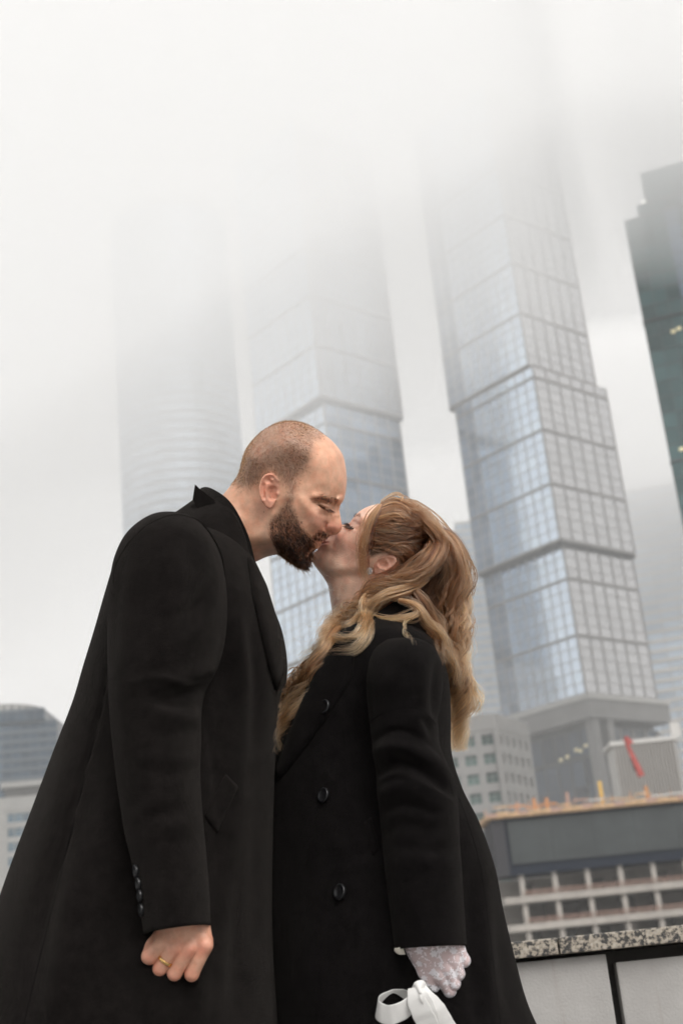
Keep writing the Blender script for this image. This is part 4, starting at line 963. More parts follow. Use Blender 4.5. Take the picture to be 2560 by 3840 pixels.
# the near sleeve
SL_ROWS = [(612, 1931, 690, 1934, YA_ + .02, .012, .02), (545, 1962, 752, 1968, YA_ + .01, .05, .06), (478, 2022, 800, 2030, YA_, .075, .085), (436, 2105, 833, 2110, YA_, .085, .09), (418, 2200, 846, 2200, YA_, .09, .09), (410, 2320, 848, 2310, YA_, .09, .085), (408, 2430, 836, 2420, YA_ - .005, .088, .08),
 (409, 2510, 808, 2510, YA_ - .01, .085, .078), (412, 2600, 770, 2580, YA_ - .012, .082, .075), (416, 2690, 752, 2665, YA_ - .014, .078, .072), (425, 2800, 751, 2770, YA_ - .016, .075, .07), (440, 2940, 748, 2900, YA_ - .02, .07, .066), (468, 3120, 758, 3060, YA_ - .024, .065, .06), (500, 3260, 770, 3200, YA_ - .028, .06, .056),
 (520, 3370, 780, 3330, YA_ - .03, .06, .056), (540, 3508, 787, 3470, YA_ - .032, .058, .056)]
SF = [([(810, 2150), (740, 2260), (640, 2330)], 16, -.004), ([(830, 2240), (760, 2350), (660, 2420)], 20, .004), ([(780, 2560), (690, 2570), (590, 2540), (500, 2560)], 10, .0035), ([(752, 2640), (680, 2650), (590, 2640)], 9, -.004), ([(752, 2830), (650, 2850), (520, 2830)], 14, .003), ([(750, 2880), (640, 2910), (500, 2880)], 11, -.0025), ([(470, 2100), (440, 2300), (436, 2500)], 14, -.002), ([(690, 3000), (600, 3010), (500, 3060)], 12, .002), ([(760, 3220), (700, 3300), (640, 3420)], 20, .0025), ([(560, 3200), (570, 3320), (580, 3440)], 20, -.002), ([(760, 2560), (700, 2600), (620, 2620), (540, 2610)], 18, -.006), ([(800, 2500), (720, 2530), (600, 2560)], 24, .006), ([(757, 2690), (690, 2690), (600, 2670)], 22, .005), ([(750, 2740), (660, 2760), (560, 2750)], 18, -.003),
      ([(500, 2050), (470, 2200), (460, 2450), (470, 2800)], 30, .003), ([(690, 2000), (740, 2150), (700, 2400)], 35, -.004), ([(620, 2050), (640, 2250), (600, 2450)], 40, .004), ([(755, 3070), (690, 3090), (600, 3100)], 22, .003), ([(760, 3130), (690, 3160), (560, 3150)], 18, -.002), ([(470, 3000), (560, 3050), (700, 3040)], 26, -.0025)]
def man_coat(parent):
    coatV, coatF, dm = loft(MAN_ROWS, 200, 190, [(p_, s__, a_ * 2.0) for p_, s__, a_ in MF], 2.15, noise=.003, nsc=7.0, seed=3)
    coat = mesh_np('coat', coatV, coatF, M['wool_m'], parent)
    V, F, dm = loft(SL_ROWS, 150, 96, [(p_, s__, a_ * 1.15) for p_, s__, a_ in SF], 2.05, noise=.0016, nsc=12.0, seed=9)
    nt = dm[1]; inner = V[-nt:] * 1.0; cen = inner.mean(0); up = V[-8 * nt:-7 * nt]
    ring1 = cen + (inner - cen) * .93; ring2 = up.mean(0) + (up - up.mean(0)) * .90; b0 = len(V)
    V = np.vstack([V, ring1, ring2]); j = np.arange(nt); jn = (j + 1) % nt
    for a, b in ((b0 - nt, b0), (b0, b0 + nt)): F = np.vstack([F, np.stack([a + j, a + jn, b + jn, b + j], 1)])
    sl_ = mesh_np('sleeve', V, F, M['wool_m'], coat)
    globals()['MAN_PARTS'] = [(coatV, coatF), (V, F)]
    tb = bvh((coatV, coatF)); ts = bvh((V, F)); tall = bvh((coatV, coatF), (V, F))
    for x, y in ((507, 3268), (516, 3315), (522, 3360), (527, 3412)):
        p, n = onto(ts, x + 5, y, .001, YA_); make_button(p, n * .7 + np.array([-.7, -.2, 0]), .0085, coat, 'cuff_button')
    def add(name, vf, mat='wool_m', par=None): return mesh_np(name, vf[0], vf[1], M[mat], par or coat)
    add('sleeve_seam', seam([(424, 2190), (430, 2133), (450, 2085), (495, 2021), (557, 1966), (640, 1932), (706, 1937), (765, 1972), (804, 2024), (833, 2091), (846, 2180)], ts, .0013, off=-.0004, Y=YA_), par=sl_)
    add('back_seam', seam([(404, 2500), (378, 2670), (333, 2850), (265, 3130), (193, 3420), (123, 3700), (63, 3950)], tb, .0011, off=-.0007), 'wool_d')
    add('pocket', patch([(845, 2903), (893, 2952), (812, 3125), (764, 3062)], tb, .003, 12, .0005, curve=False))
    # collar: a stand round the neck with a fall turned over it
    ya = YM
    path = [PY(940, 2125, ya + .055), PY(870, 2040, ya + .09), PY(800, 1960, ya + .085), PY(742, 1905, ya + .045), PY(722, 1885, ya), PY(752, 1880, ya - .045), PY(815, 1915, ya - .085), PY(872, 1995, ya - .088), PY(915, 2075, ya - .07), PY(950, 2150, ya - .035)]
    path = np.array(path); cen = np.array([PY(850, 1960, ya)] * 10); ax = np.array(PY(900, 1800, ya)) - np.array(PY(800, 2100, ya)); ax /= np.linalg.norm(ax)
    nr_ = path - cen; nr_ = nr_ - np.outer(nr_ @ ax, ax); nr_ /= np.linalg.norm(nr_, axis=1)[:, None]
    add('collar_stand', strip(path - nr_ * .006, [.05, .055, .055, .055, .05, .045, .04], .005, nr_ + ax * .10, 90))
    fl = nr_ * .8 + ax * .55
    add('collar_fall', strip(path + nr_ * .008 - ax * .012, [.045, .06, .066, .07, .066, .06, .05, .045], .007, fl, 90))
    tip = [(731, 1816), (752, 1836), (800, 1872), (818, 1905), (790, 1935), (742, 1912), (722, 1872)]; n_ = len(tip)
    Vt = np.array([PY(x, y, YM - .075 + (.012 if k else 0)) for k in (0, 1) for x, y in tip]); obj('collar_tip', Vt, [tuple(range(n_)), tuple(range(2 * n_ - 1, n_ - 1, -1))] + [(i, i + n_, (i + 1) % n_ + n_, (i + 1) % n_) for i in range(n_)], M['wool_m'], coat)
    add('lapel', patch([(925, 2092), (948, 2112), (990, 2200), (1024, 2310), (1046, 2430), (1050, 2530), (1030, 2590), (1004, 2510), (975, 2380), (945, 2245)], tb, .006, 12, .002, Y=YM - .09, curve=False))
    return coat
def make_button(c, n, r, parent, name='button', holes=False):
    n = Vector(n).normalized(); a = n.orthogonal().normalized(); b = n.cross(a); c = Vector(c); k = 24
    prof = ((0.0, .10), (.55, .10), (.72, .22), (.9, .30), (1.0, .16), (1.0, -.1), (.85, -.25)); v = [tuple(c + n * (prof[0][1] * r))]; f = []
    for q, h_ in prof[1:]:
        for i in range(k): t = 2 * math.pi * i / k; v.append(tuple(c + (a * math.cos(t) + b * math.sin(t)) * (q * r) + n * (h_ * r)))
    f += [(0, 1 + i, 1 + (i + 1) % k) for i in range(k)]
    for s in range(len(prof) - 2):
        o = 1 + s * k; f += [(o + i, o + k + i, o + k + (i + 1) % k, o + (i + 1) % k) for i in range(k)]
    o = obj(name, v, f, M['button'], parent, True)
    for sx, sy in ((.2, .2), (-.2, .2), (.2, -.2), (-.2, -.2)):
        p = c + a * (sx * r) + b * (sy * r) + n * (.11 * r); m_ = MB(); m_.bar(p - n * .0002, p + n * .0003, r * .075, 8); m_.build('thread_hole', M['lining'], o)
    return o
# right fist, back of the hand towards the camera
HC = (400, 3200, 600 / 1568); _hp = PY(660, 3560, YA_ - .034); DH = float((_hp - CAM) @ FW); hm = HC[2] * DH / FPX
hu = lambda x, y, c: np.array([(x - 680) * hm, -(y - 950) * hm, c * .01])
FING = [  # knuckle, middle joint, tip: x, y, depth (cm); radii (cm)
 [(962, 900, .35), (838, 1175, .5), (800, 1060, -2.6), (870, 900, -2.2), (1.05, .88, .85, .75)],
 [(815, 915, .65), (672, 1160, .75), (650, 1050, -2.5), (730, 890, -2.2), (1.05, .9, .86, .75)],
 [(668, 915, .55), (527, 1118, .65), (520, 1000, -2.4), (610, 860, -2.1), (1.0, .86, .82, .72)],
 [(560, 885, .15), (425, 1000, .55), (430, 900, -2.0), (540, 800, -1.8), (1.02, .98, .85, .7)]]
def man_fist(P):
    palm = [rcone(P, hu(800, 640, -1.9), .017, hu(930, 880, -.7), .0135), rcone(P, hu(740, 630, -1.6), .018, hu(800, 890, -.5), .014), rcone(P, hu(680, 600, -1.3), .020, hu(670, 890, -.6), .014), rcone(P, hu(620, 620, -1.9), .018, hu(560, 870, -.9), .013),
            rcone(P, hu(680, 330, -2.4), .024, hu(700, 600, -2.0), .024), rcone(P, hu(700, 800, -2.6), .018, hu(860, 900, -2.6), .016)]
    pd = smin(palm, .004); D = []
    kn = [rcone(P, hu(*f[0]), f[4][0] * .0104, hu(*f[0]) + 1e-4, f[4][0] * .01) for f in FING]
    pd = smin([pd] + [k + .0012 for k in kn], .0022)
    for f in FING:
        r = [q * .01 for q in f[4]]; d = smin([rcone(P, hu(*f[0]), r[0], hu(*f[1]), r[1]), rcone(P, hu(*f[1]), r[1], hu(*f[2]), r[2]), rcone(P, hu(*f[2]), r[2], hu(*f[3]), r[3])], .0012)
        D.append(smin([d, pd], .0013))
    th = smin([rcone(P, hu(900, 760, -2.2), .012, hu(930, 980, -3.3), .0105), rcone(P, hu(930, 980, -3.3), .0105, hu(800, 1060, -3.9), .009)], .002)
    return smin([np.minimum.reduce(D), smin([th, pd], .003)], .0005)
hv, hf = sdf_mesh(man_fist, (-.06, -.06, -.06), (.06, .085, .035), .0012)
HAND_S = np.c_[hv[:, 0] / hm + 680, -hv[:, 1] / hm + 950]
px0, py0 = HC[0] + 680 * HC[2], HC[1] + 950 * HC[2]
HAND_W = cam2world(hv[:, 0], hv[:, 1], hv[:, 2], px0, py0, DH); HAND_Q = hf
hc_ = np.repeat(np.array([.70, .39, .27])[None], len(hv), 0)
for (x, y), s__, a_ in (((962, 900), 60, .6), ((815, 930), 55, .6), ((668, 930), 50, .5), ((838, 1180), 60, .5), ((672, 1170), 55, .5), ((527, 1125), 55, .5), ((420, 1000), 70, .5)):
    hc_ = mixc(hc_, (.60, .24, .17), a_ * gmask(HAND_S, [(x, y)], s__))
def man_ring():
    a, b = hu(*FING[2][0]), hu(*FING[2][1]); t = .60; c = a + (b - a) * t; ax = (b - a) / np.linalg.norm(b - a); r = .0100 * (1 - t) + .0086 * t + .0006
    k, m_ = 48, 8; u = np.cross(ax, (0, 0, 1.)); u /= np.linalg.norm(u); v = np.cross(ax, u); V = []
    for i in range(k):
        q = 2 * math.pi * i / k; rd = u * math.cos(q) + v * math.sin(q)
        for x_, y_ in ((-.0022, 0), (-.0022, .0008), (-.0016, .0013), (0, .0015), (.0016, .0013), (.0022, .0008), (.0022, 0), (0, -.0003)): V.append(c + rd * (r + y_) + ax * x_)
    V = np.array(V); V = cam2world(V[:, 0], V[:, 1], V[:, 2], px0, py0, DH); i = np.arange(k)[:, None]; j = np.arange(m_)[None]
    F = np.stack([i * m_ + j, i * m_ + (j + 1) % m_, ((i + 1) % k) * m_ + (j + 1) % m_, ((i + 1) % k) * m_ + j], -1).reshape(-1, 4)
    tag(mesh_np('wedding_ring', V, F, M['gold']), 'plain gold ring worn on the man\'s bare fist', 'ring')
# hidden torso and legs so that the figure stands on the pavement; head, hand and these make one body
def join(parts):
    V, F, C, n = [], [], [], 0
    for v, f, c in parts:
        f = np.asarray(f); f = f if f.shape[1] == 4 else np.c_[f, f[:, 2]]
        V.append(v); F.append(f + n); C.append(c if np.ndim(c) == 2 else np.repeat(np.asarray(c, float)[None], len(v), 0)); n += len(v)
    return np.vstack(V), np.vstack(F), np.vstack(C)
def body_core(tops, hip, feet, chest_r, skin):
    """chest, hips and two legs under the clothes"""
    out = []
    A = arc_resample(np.array(tops), 20); out.append((*tube(A, np.interp(np.linspace(0, 1, 20), [0, .25, .6, 1], chest_r), 16), skin))
    for f in feet:
        A = arc_resample(np.array([hip, (np.array(hip) + f) / 2 + np.array([0, -.01, 0]), np.array(f) + np.array([0, 0, .08])]), 16); out.append((*tube(A, np.interp(np.linspace(0, 1, 16), [0, .5, 1], [.085, .06, .042]), 14), skin))
    return out
def trousers_shoes(hip, feet, parent, facing, mt, ms, wl=(.105, .085, .075)):
    for f in feet:
        f = np.array(f, float); A = arc_resample(np.array([hip, (np.array(hip) + f) / 2, f + np.array([0, 0, .05])]), 30)
        V, F = tube(A, np.interp(np.linspace(0, 1, 30), [0, .5, 1], wl), 24); mesh_np('trouser_leg', V, F, mt, parent)
        n_ = 26; t = np.linspace(0, 1, n_); L = .28; V = []
        for i in range(n_):
            x = -.08 + L * t[i]; hgt = np.interp(t[i], [0, .08, .3, .6, .9, 1], [.02, .085, .09, .055, .04, .012]); wd = np.interp(t[i], [0, .1, .35, .65, .9, 1], [.012, .034, .036, .047, .036, .008])
            for q in range(18):
                a = 2 * math.pi * q / 18; V.append(f + np.array([facing * x, wd * math.cos(a), max(0.0, hgt * .5 + hgt * .5 * math.sin(a) * (1 if math.sin(a) > 0 else 1))]))
        i = np.arange(n_ - 1)[:, None] * 18; j = np.arange(18)[None]; F = np.stack([i + j, i + (j + 1) % 18, i + 18 + (j + 1) % 18, i + 18 + j], -1).reshape(-1, 4)
        mesh_np('shoe', np.array(V), F, ms, parent)
M['trouser'] = flat('trouser', (.02, .02, .022), .85); M['leather'] = flat('leather', (.015, .013, .012), .35)
mhip = np.array(PY(560, 3300, YM)); mfeet = [np.array([mhip[0] + .02, YM - .11, 0.0]), np.array([mhip[0] - .10, YM + .12, 0.0])]
core = body_core([PY(820, 2080, YM), PY(740, 2300, YM), PY(680, 2700, YM), mhip], mhip, mfeet, [.06, .10, .11, .11], (.6, .35, .24))
arm = tube(arc_resample(np.array([PY(640, 2060, YA_ + .02), PY(600, 2600, YA_ - .01), PY(655, 3420, YA_ - .036)]), 24), np.interp(np.linspace(0, 1, 24), [0, .5, 1], [.05, .042, .028]), 14)
BV, BQ, BC = join([(MAN_W, MAN_Q, MAN_C), (HAND_W, HAND_Q, hc_), (*arm, (.6, .35, .24))] + core)
man = mesh_np('person', BV, BQ, M['skin_m'], None, BC)
tag(man, 'man with cropped hair and brown beard in a black wool coat, bending to kiss', 'person')
man_hair(man); mcoat = man_coat(man); man_ring(); trousers_shoes(mhip, mfeet, man, 1, M['trouser'], M['leather'])
# ================================================================== the woman
DW = 2.178; WCROP = (1100, 1800, 700 / 1568)
wh_ = Relief(WCROP, DW, psi=math.radians(-6), face=-1)
W_OUT = [(335, 1170, 4.6), (318, 1060, 4.6), (306, 980, 4.5), (294, 900, 4.2), (266, 842, 3.6), (226, 785, 2.8), (186, 735, 2.2), (161, 695, 1.8), (150, 655, 1.7), (160, 622, 1.6), (186, 600, 1.4), (205, 578, 1.3), (203, 556, 1.4), (216, 532, 1.2), (226, 508, 1.4),
 (254, 488, 1.3), (286, 470, 1.0), (318, 458, .8), (296, 442, .8), (288, 416, .8), (304, 390, .75), (360, 378, .7), (420, 374, .8), (452, 370, 1.1), (478, 350, 2.4), (497, 323, 3.6), (520, 292, 4.6), (555, 262, 5.2), (600, 234, 5.5), (650, 214, 5.8), (715, 200, 6), (790, 194, 6.3), (860, 202, 6.4),
 (940, 232, 6.4), (1020, 285, 6.4), (1080, 350, 6.4), (1118, 440, 6.4), (1122, 540, 6.2), (1100, 640, 6), (1050, 740, 5.5), (985, 820, 5), (940, 900, 4.8), (925, 1000, 4.8), (930, 1170, 5), (900, 1300, 5), (620, 1340, 5), (360, 1290, 5)]
W_LM = [(430, 520, 4.3), (520, 470, 5.1), (500, 405, 4.1), (380, 470, 2.9), (400, 570, 4.1), (300, 570, 2.6), (282, 520, 1.9), (230, 660, 2.3), (350, 680, 4.2), (560, 715, 5.2), (600, 600, 5.6), (620, 390, 5.6), (700, 300, 5.5), (850, 400, 6.5), (800, 550, 6.6), (950, 600, 6.2), (500, 900, 4.8), (700, 950, 5),
 (450, 800, 4.4), (600, 820, 4.8), (700, 800, 5.2), (480, 620, 4.9), (560, 300, 4.4), (620, 300, 5.1), (380, 420, 1.6), (450, 420, 3.0), (900, 300, 5.9), (330, 620, 3.2)]
W_DET = [(p_, s__, a_ * 1.3) for p_, s__, a_ in [([(492, 378)], 24, .34), ([(452, 368), (480, 392), (520, 408)], 6, -.2), ([(470, 345), (505, 345), (545, 370)], 9, -.24), ([(345, 455), (352, 500), (330, 545)], 14, -.16), ([(420, 500)], 50, .18), ([(278, 512), (252, 522), (236, 528)], 8, .16), ([(275, 540), (240, 548), (222, 552)], 9, .18), ([(288, 524), (250, 532), (226, 537)], 5, -.24),
 ([(215, 585), (260, 590)], 14, -.14), ([(230, 760), (350, 745), (470, 730), (580, 735)], 26, .16), ([(300, 820), (420, 800), (560, 790)], 28, -.2), ([(480, 320), (530, 320), (570, 350)], 16, .15)]]
EAR_W = dict(out=[(672, 700), (700, 655), (740, 630), (790, 618), (832, 622), (856, 642), (856, 676), (832, 712), (785, 745), (735, 770), (695, 782), (666, 774), (656, 745)], w=6.1, tilt=(.30, .08), th=.0022,
 det=[([(705, 655), (760, 632), (815, 630), (844, 648), (842, 680), (812, 712), (765, 742)], 9, .26), ([(770, 660), (790, 690), (760, 718), (725, 735)], 9, .18), ([(735, 695), (755, 700)], 15, -.85), ([(808, 668), (805, 690)], 9, -.16), ([(700, 712)], 10, .2)])
wh_.build((640, 620), W_OUT, W_LM, W_DET, [EAR_W])
t_ = wh_.scr
wbase = np.array([.80, .53, .405]); wc = np.repeat(wbase[None], len(t_), 0)
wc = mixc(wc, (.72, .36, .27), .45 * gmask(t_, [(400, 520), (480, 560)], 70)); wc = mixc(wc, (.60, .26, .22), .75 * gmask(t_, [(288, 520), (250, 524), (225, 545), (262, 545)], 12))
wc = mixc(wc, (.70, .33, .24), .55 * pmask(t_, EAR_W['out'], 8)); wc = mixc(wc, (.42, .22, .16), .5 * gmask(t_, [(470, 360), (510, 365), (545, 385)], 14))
wc = mixc(wc, (.13, .085, .055), pmask(t_, [(760, 150), (690, 230), (640, 330), (610, 450), (600, 560), (640, 640), (720, 610), (860, 600), (880, 700), (820, 800), (860, 900), (900, 1000), (1200, 1000), (1250, 300), (1000, 120)], 18))
M['skin_w'] = skin_mat('skin_w', .12, .42); M['hair_w'] = hair_mat('hair_w', .30, tint=True); M['hair_dark'] = hair_mat('hair_dark', .3, melanin=.95, red=.3)
YW = 2.07; YWA = YW - .165
WOM_ROWS = [(1290, 2350, 1500, 2340, YW, .06, .06), (1225, 2400, 1590, 2385, YW, .10, .11), (1180, 2460, 1640, 2435, YW, .135, .15), (1140, 2530, 1668, 2505, YW, .15, .17), (1100, 2610, 1684, 2585, YW, .155, .175), (1058, 2720, 1690, 2700, YW, .155, .175), (1014, 2850, 1694, 2830, YW, .15, .17),
 (990, 2980, 1732, 2960, YW, .155, .175), (990, 3120, 1792, 3090, YW, .165, .18), (990, 3280, 1848, 3250, YW, .175, .19), (990, 3450, 1888, 3420, YW, .185, .2), (1000, 3620, 1930, 3590, YW, .195, .21), (1013, 3780, 1975, 3760, YW, .2, .215), (1027, 3950, 2045, 3930, YW, .21, .22), (1090, 4250, 2140, 4230, YW, .22, .23), (1110, 4560, 2220, 4540, YW, .23, .235)]
WF = [([(1330, 2480), (1345, 2700), (1370, 2950), (1390, 3200)], 26, -.008), ([(1270, 2700), (1290, 3000), (1320, 3400), (1340, 3800)], 60, .006), ([(1100, 2900), (1090, 3200), (1110, 3600)], 50, -.006), ([(1760, 3080), (1800, 3300), (1820, 3600), (1850, 3840)], 35, .009), ([(1780, 3200), (1770, 3500), (1790, 3800)], 26, -.008), ([(1860, 3350), (1890, 3600), (1930, 3840)], 30, -.007), ([(1180, 3400), (1160, 3600), (1190, 3840)], 45, .006)]
WSL_ROWS = [(1450, 2402, 1570, 2398, YWA + .02, .012, .02), (1405, 2440, 1622, 2430, YWA + .01, .045, .06), (1382, 2495, 1652, 2480, YWA, .062, .08), (1374, 2570, 1662, 2560, YWA, .072, .085), (1376, 2650, 1655, 2645, YWA, .075, .085), (1385, 2725, 1644, 2722, YWA, .075, .08), (1396, 2800, 1648, 2792, YWA, .074, .078), (1406, 2880, 1672, 2860, YWA - .002, .072, .075),
 (1415, 2965, 1706, 2938, YWA - .004, .07, .072), (1424, 3070, 1719, 3040, YWA - .008, .068, .07), (1435, 3200, 1725, 3180, YWA - .012, .066, .068), (1449, 3330, 1732, 3318, YWA - .016, .064, .066), (1465, 3450, 1740, 3440, YWA - .02, .062, .064), (1480, 3563, 1749, 3548, YWA - .022, .062, .062)]
WSF = [([(1400, 2780), (1470, 2740), (1560, 2760), (1650, 2850)], 10, -.004), ([(1415, 2935), (1500, 2905), (1610, 2960), (1700, 3010)], 9, .004), ([(1430, 3050), (1530, 3020), (1650, 3060)], 12, -.004), ([(1400, 2560), (1390, 2640), (1395, 2720)], 12, -.003), ([(1690, 3060), (1600, 3080), (1500, 3060)], 12, .003), ([(1700, 3180), (1600, 3190), (1480, 3170)], 16, -.003), ([(1500, 3300), (1560, 3400), (1600, 3500)], 22, .003), ([(1400, 2830), (1480, 2800), (1580, 2840), (1680, 2930)], 20, .010), ([(1410, 2900), (1500, 2860), (1600, 2900), (1690, 2980)], 16, -.008), ([(1415, 2990), (1520, 2950), (1640, 3010)], 22, .007), ([(1640, 2740), (1600, 2690), (1560, 2700), (1600, 2800), (1660, 2880)], 16, .006), ([(1385, 2600), (1450, 2560), (1560, 2600)], 40, .005),
       ([(1430, 3130), (1530, 3090), (1650, 3110)], 24, -.004), ([(1640, 2480), (1630, 2600), (1640, 2720)], 14, -.006), ([(1560, 2450), (1580, 2600)], 30, .005), ([(1440, 3250), (1560, 3230), (1700, 3260)], 30, .004)]
M['wool_w'] = wool('wool_w', (.0062, .0054, .0055), False, .06)
def woman_coat(parent):
    cV, cF, dm = loft(WOM_ROWS, 190, 180, WF, 2.15, noise=.003, nsc=7, seed=21); coat = mesh_np('coat', cV, cF, M['wool_w'], parent)
    V, F, dm = loft(WSL_ROWS, 150, 96, [(p_, s__, a_ * 1.1) for p_, s__, a_ in WSF], 2.05, noise=.002, nsc=12, seed=33)
    nt = dm[1]; inner = V[-nt:]; cen = inner.mean(0); up = V[-9 * nt:-8 * nt]; ring1 = cen + (inner - cen) * .94; ring2 = up.mean(0) + (up - up.mean(0)) * .9; b0 = len(V)
    V = np.vstack([V, ring1, ring2]); j = np.arange(nt); jn = (j + 1) % nt
    for a, b in ((b0 - nt, b0), (b0, b0 + nt)): F = np.vstack([F, np.stack([a + j, a + jn, b + jn, b + j], 1)])
    sl_ = mesh_np('sleeve', V, F, M['wool_w'], coat); tb = bvh((cV, cF)); ts = bvh((V, F))
    add = lambda n, vf, m='wool_w', p=coat: mesh_np(n, vf[0], vf[1], M[m], p)
    for x, y in ((1220, 2653), (1216, 2985), (1277, 3347)):
        p, n = onto(tb, x, y, .003, YW); make_button(p, n * .6 + np.array([-.55, -.3, .1]), .0108, coat, 'button')
    add('shoulder_seam', seam([(1384, 2712), (1425, 2680), (1515, 2652), (1580, 2664), (1636, 2718)], ts, .0010, off=-.0005), 'wool_d', sl_)
    add('shoulder_seam', seam([(1522, 2420), (1533, 2530), (1546, 2652)], ts, .0009, off=-.0005), 'wool_d', sl_)
    add('lapel', patch([(1240, 2440), (1330, 2450), (1322, 2540), (1250, 2660), (1150, 2800), (1048, 2930), (1036, 2890), (1090, 2740), (1160, 2570)], tb, .005, 14, .0005, YW - .1, curve=False))
    add('pocket', patch([(1366, 3085), (1392, 3062), (1424, 3180), (1398, 3215)], tb, .003, 12, .0005, curve=False))
    add('back_seam', seam([(1718, 2990), (1752, 3080), (1800, 3250), (1835, 3500), (1875, 3840)], tb, .0010, off=-.0006), 'wool_d')
    ya = YW; path = np.array([PY(1285, 2440, ya + .04), PY(1350, 2360, ya + .08), PY(1450, 2310, ya + .075), PY(1530, 2300, ya + .03), PY(1548, 2305, ya - .01), PY(1520, 2320, ya - .05), PY(1430, 2360, ya - .085), PY(1340, 2400, ya - .085), PY(1270, 2460, ya - .06)])
    cen = np.array(PY(1410, 2360, ya)); ax = np.array([0, 0, 1.0]); nr_ = path - cen; nr_[:, 2] = 0; nr_ /= np.linalg.norm(nr_, axis=1)[:, None]
    add('collar', strip(path, [.05, .06, .065, .07, .065, .06, .05], .007, nr_ * .8 + ax * .5, 80))
    return coat, bvh((cV, cF), (V, F), *MAN_PARTS)
def woman_face_hair(parent):
    W_, Q_ = wh_.W, wh_.Q; ns = sst(-.005, .005, wh_.local[:, 2])
    q = pmask(t_, [(498, 318), (515, 292), (545, 295), (575, 330), (588, 352), (560, 322), (525, 312)], 4) * ns
    st = sprout(W_, Q_, q, 260, .0042, lambda P: np.repeat(dirs(1, -.45)[None], len(P), 0), .15, .08, 4, 11, .15); hair_obj('eyebrow', st, [.00016] * len(st), M['hair_dark'], parent)
    q = gmask(t_, [(458, 372), (482, 392), (512, 405)], 3.5) * ns
    st = sprout(W_, Q_, q, 150, .0105, lambda P: np.repeat(dirs(-1, .35)[None], len(P), 0), .7, .1, 5, 12, .14); hair_obj('eyelashes', st, [.00026] * len(st), M['hair_dark'], parent)
def lockset(tree):
    """each lock: photograph path (crop px of the head crop), depth towards the camera in cm (None = lie on the skull), radius (cm) along it, strands, tint at root and tip, wave"""
    DK, MD, LT, BL = (.037, .0142, .0067), (.104, .041, .018), (.27, .116, .049), (.51, .245, .112)
    L = []
    def lk(path, c, r, n, t0, t1, wave=0.0, wl=1.6, fr=.10): L.append((path, c, r, n, t0, t1, wave, wl, fr))
    # hair drawn back from the hairline to the pinned crown
    for i in range(15):
        f = i / 14; x = 735 - 130 * f + 30 * math.sin(f * 3); y = 195 + 330 * f ** 1.1
        lk([(x, y), (x + 130, y - 28 + 60 * f), (960, 300 + 170 * f), (1120, 400 + 120 * f), (1215, 500 + 90 * f)], None, (.25, .8, .95, .8, .6), 330, MD if i % 3 else LT, MD if i % 2 else DK, .06)
    for i in range(7):
        f = i / 6; lk([(790 + 40 * f, 178 + 12 * f), (900 + 40 * f, 195 + 40 * f), (1020, 270 + 40 * f), (1110, 345 + 60 * f), (1190, 430 + 60 * f)], None, (.3, .7, .8, .8, .6), 300, MD, MD, .05)
    # locks over the temple falling in front of the ear
    for k, (dx, t) in enumerate(((0, LT), (22, BL), (-14, MD), (40, MD), (58, DK), (8, LT))):
        lk([(720 + dx * .4, 205), (650 + dx, 290), (598 + dx, 420), (572 + dx, 560), (570 + dx * .8, 680), (590 + dx * .6, 790), (600 + dx, 870)], [5.6, 6.6, 7.2, 7.4, 7.2, 7.0, 7.4], (.15, .4, .4, .35, .3, .3, .3), 75, LT if t != DK else MD, t, .12, 2.2, .26)
    # sweep above and behind the ear
    for i in range(9):
        f = i / 8; lk([(640 + 60 * f, 420 + 90 * f), (740 + 50 * f, 500 + 60 * f), (860 + 30 * f, 570 + 30 * f), (960, 600 + 60 * f), (1040 - 60 * f, 690 + 60 * f), (930 - 60 * f, 800 + 30 * f), (800 - 30 * f, 870 + 20 * f)], None, (.2, .5, .7, .8, .8, .8, .6), 210, MD, DK if i % 3 == 0 else MD, .06, 2, .12)
    # from the pinned crown: the bulk going down the back
    for i in range(13):
        f = i / 12; cc = -3.5 + 9.5 * (1 - abs(f - .35) * 1.1)
        lk([(1150 + 20 * f, 395 + 30 * f), (1290 - 60 * f, 490 + 70 * f), (1390 - 120 * f, 640 + 80 * f), (1418 - 190 * f, 830 + 40 * f), (1405 - 200 * f, 1010), (1385 - 190 * f, 1180), (1395 - 150 * f, 1340), (1385 - 110 * f, 1500), (1400 - 90 * f, 1660), (1420 - 60 * f, 1830), (1385 - 30 * f, 2020), (1395 - 20 * f, 2270)],
           [2, cc * .6, cc, cc, cc, cc, cc, cc, cc, cc - 1, cc - 2, cc - 3], (.3, 1.1, 1.3, 1.3, 1.25, 1.2, 1.2, 1.1, 1.0, .9, .7, .3), 400, DK if i % 4 == 1 else MD, LT if i % 3 else BL, .95, 3.6 + .5 * math.sin(i * 2.1), .10)
    # smooth outer layer running from the top of the head over the pin and down
    for i in range(8):
        f = i / 7; cc = -2.5 + 7.5 * f
        lk([(850 + 60 * f, 175 + 14 * f), (985 + 30 * f, 222 + 30 * f), (1110 + 10 * f, 318 + 30 * f), (1225 - 5 * f, 425 + 30 * f), (1320 - 25 * f, 545 + 20 * f), (1385 - 50 * f, 690), (1412 - 70 * f, 860), (1405 - 80 * f, 1040), (1388 - 70 * f, 1200), (1396 - 60 * f, 1360), (1380 - 50 * f, 1540)],
           [cc * .7, cc * .9, cc, cc + .4, cc + .6, cc + .6, cc + .4, cc, cc, cc, cc], (.3, .7, .8, .85, .9, .9, .85, .8, .75, .7, .4), 230, MD, LT if i % 2 else MD, .35, 4.2, .10)
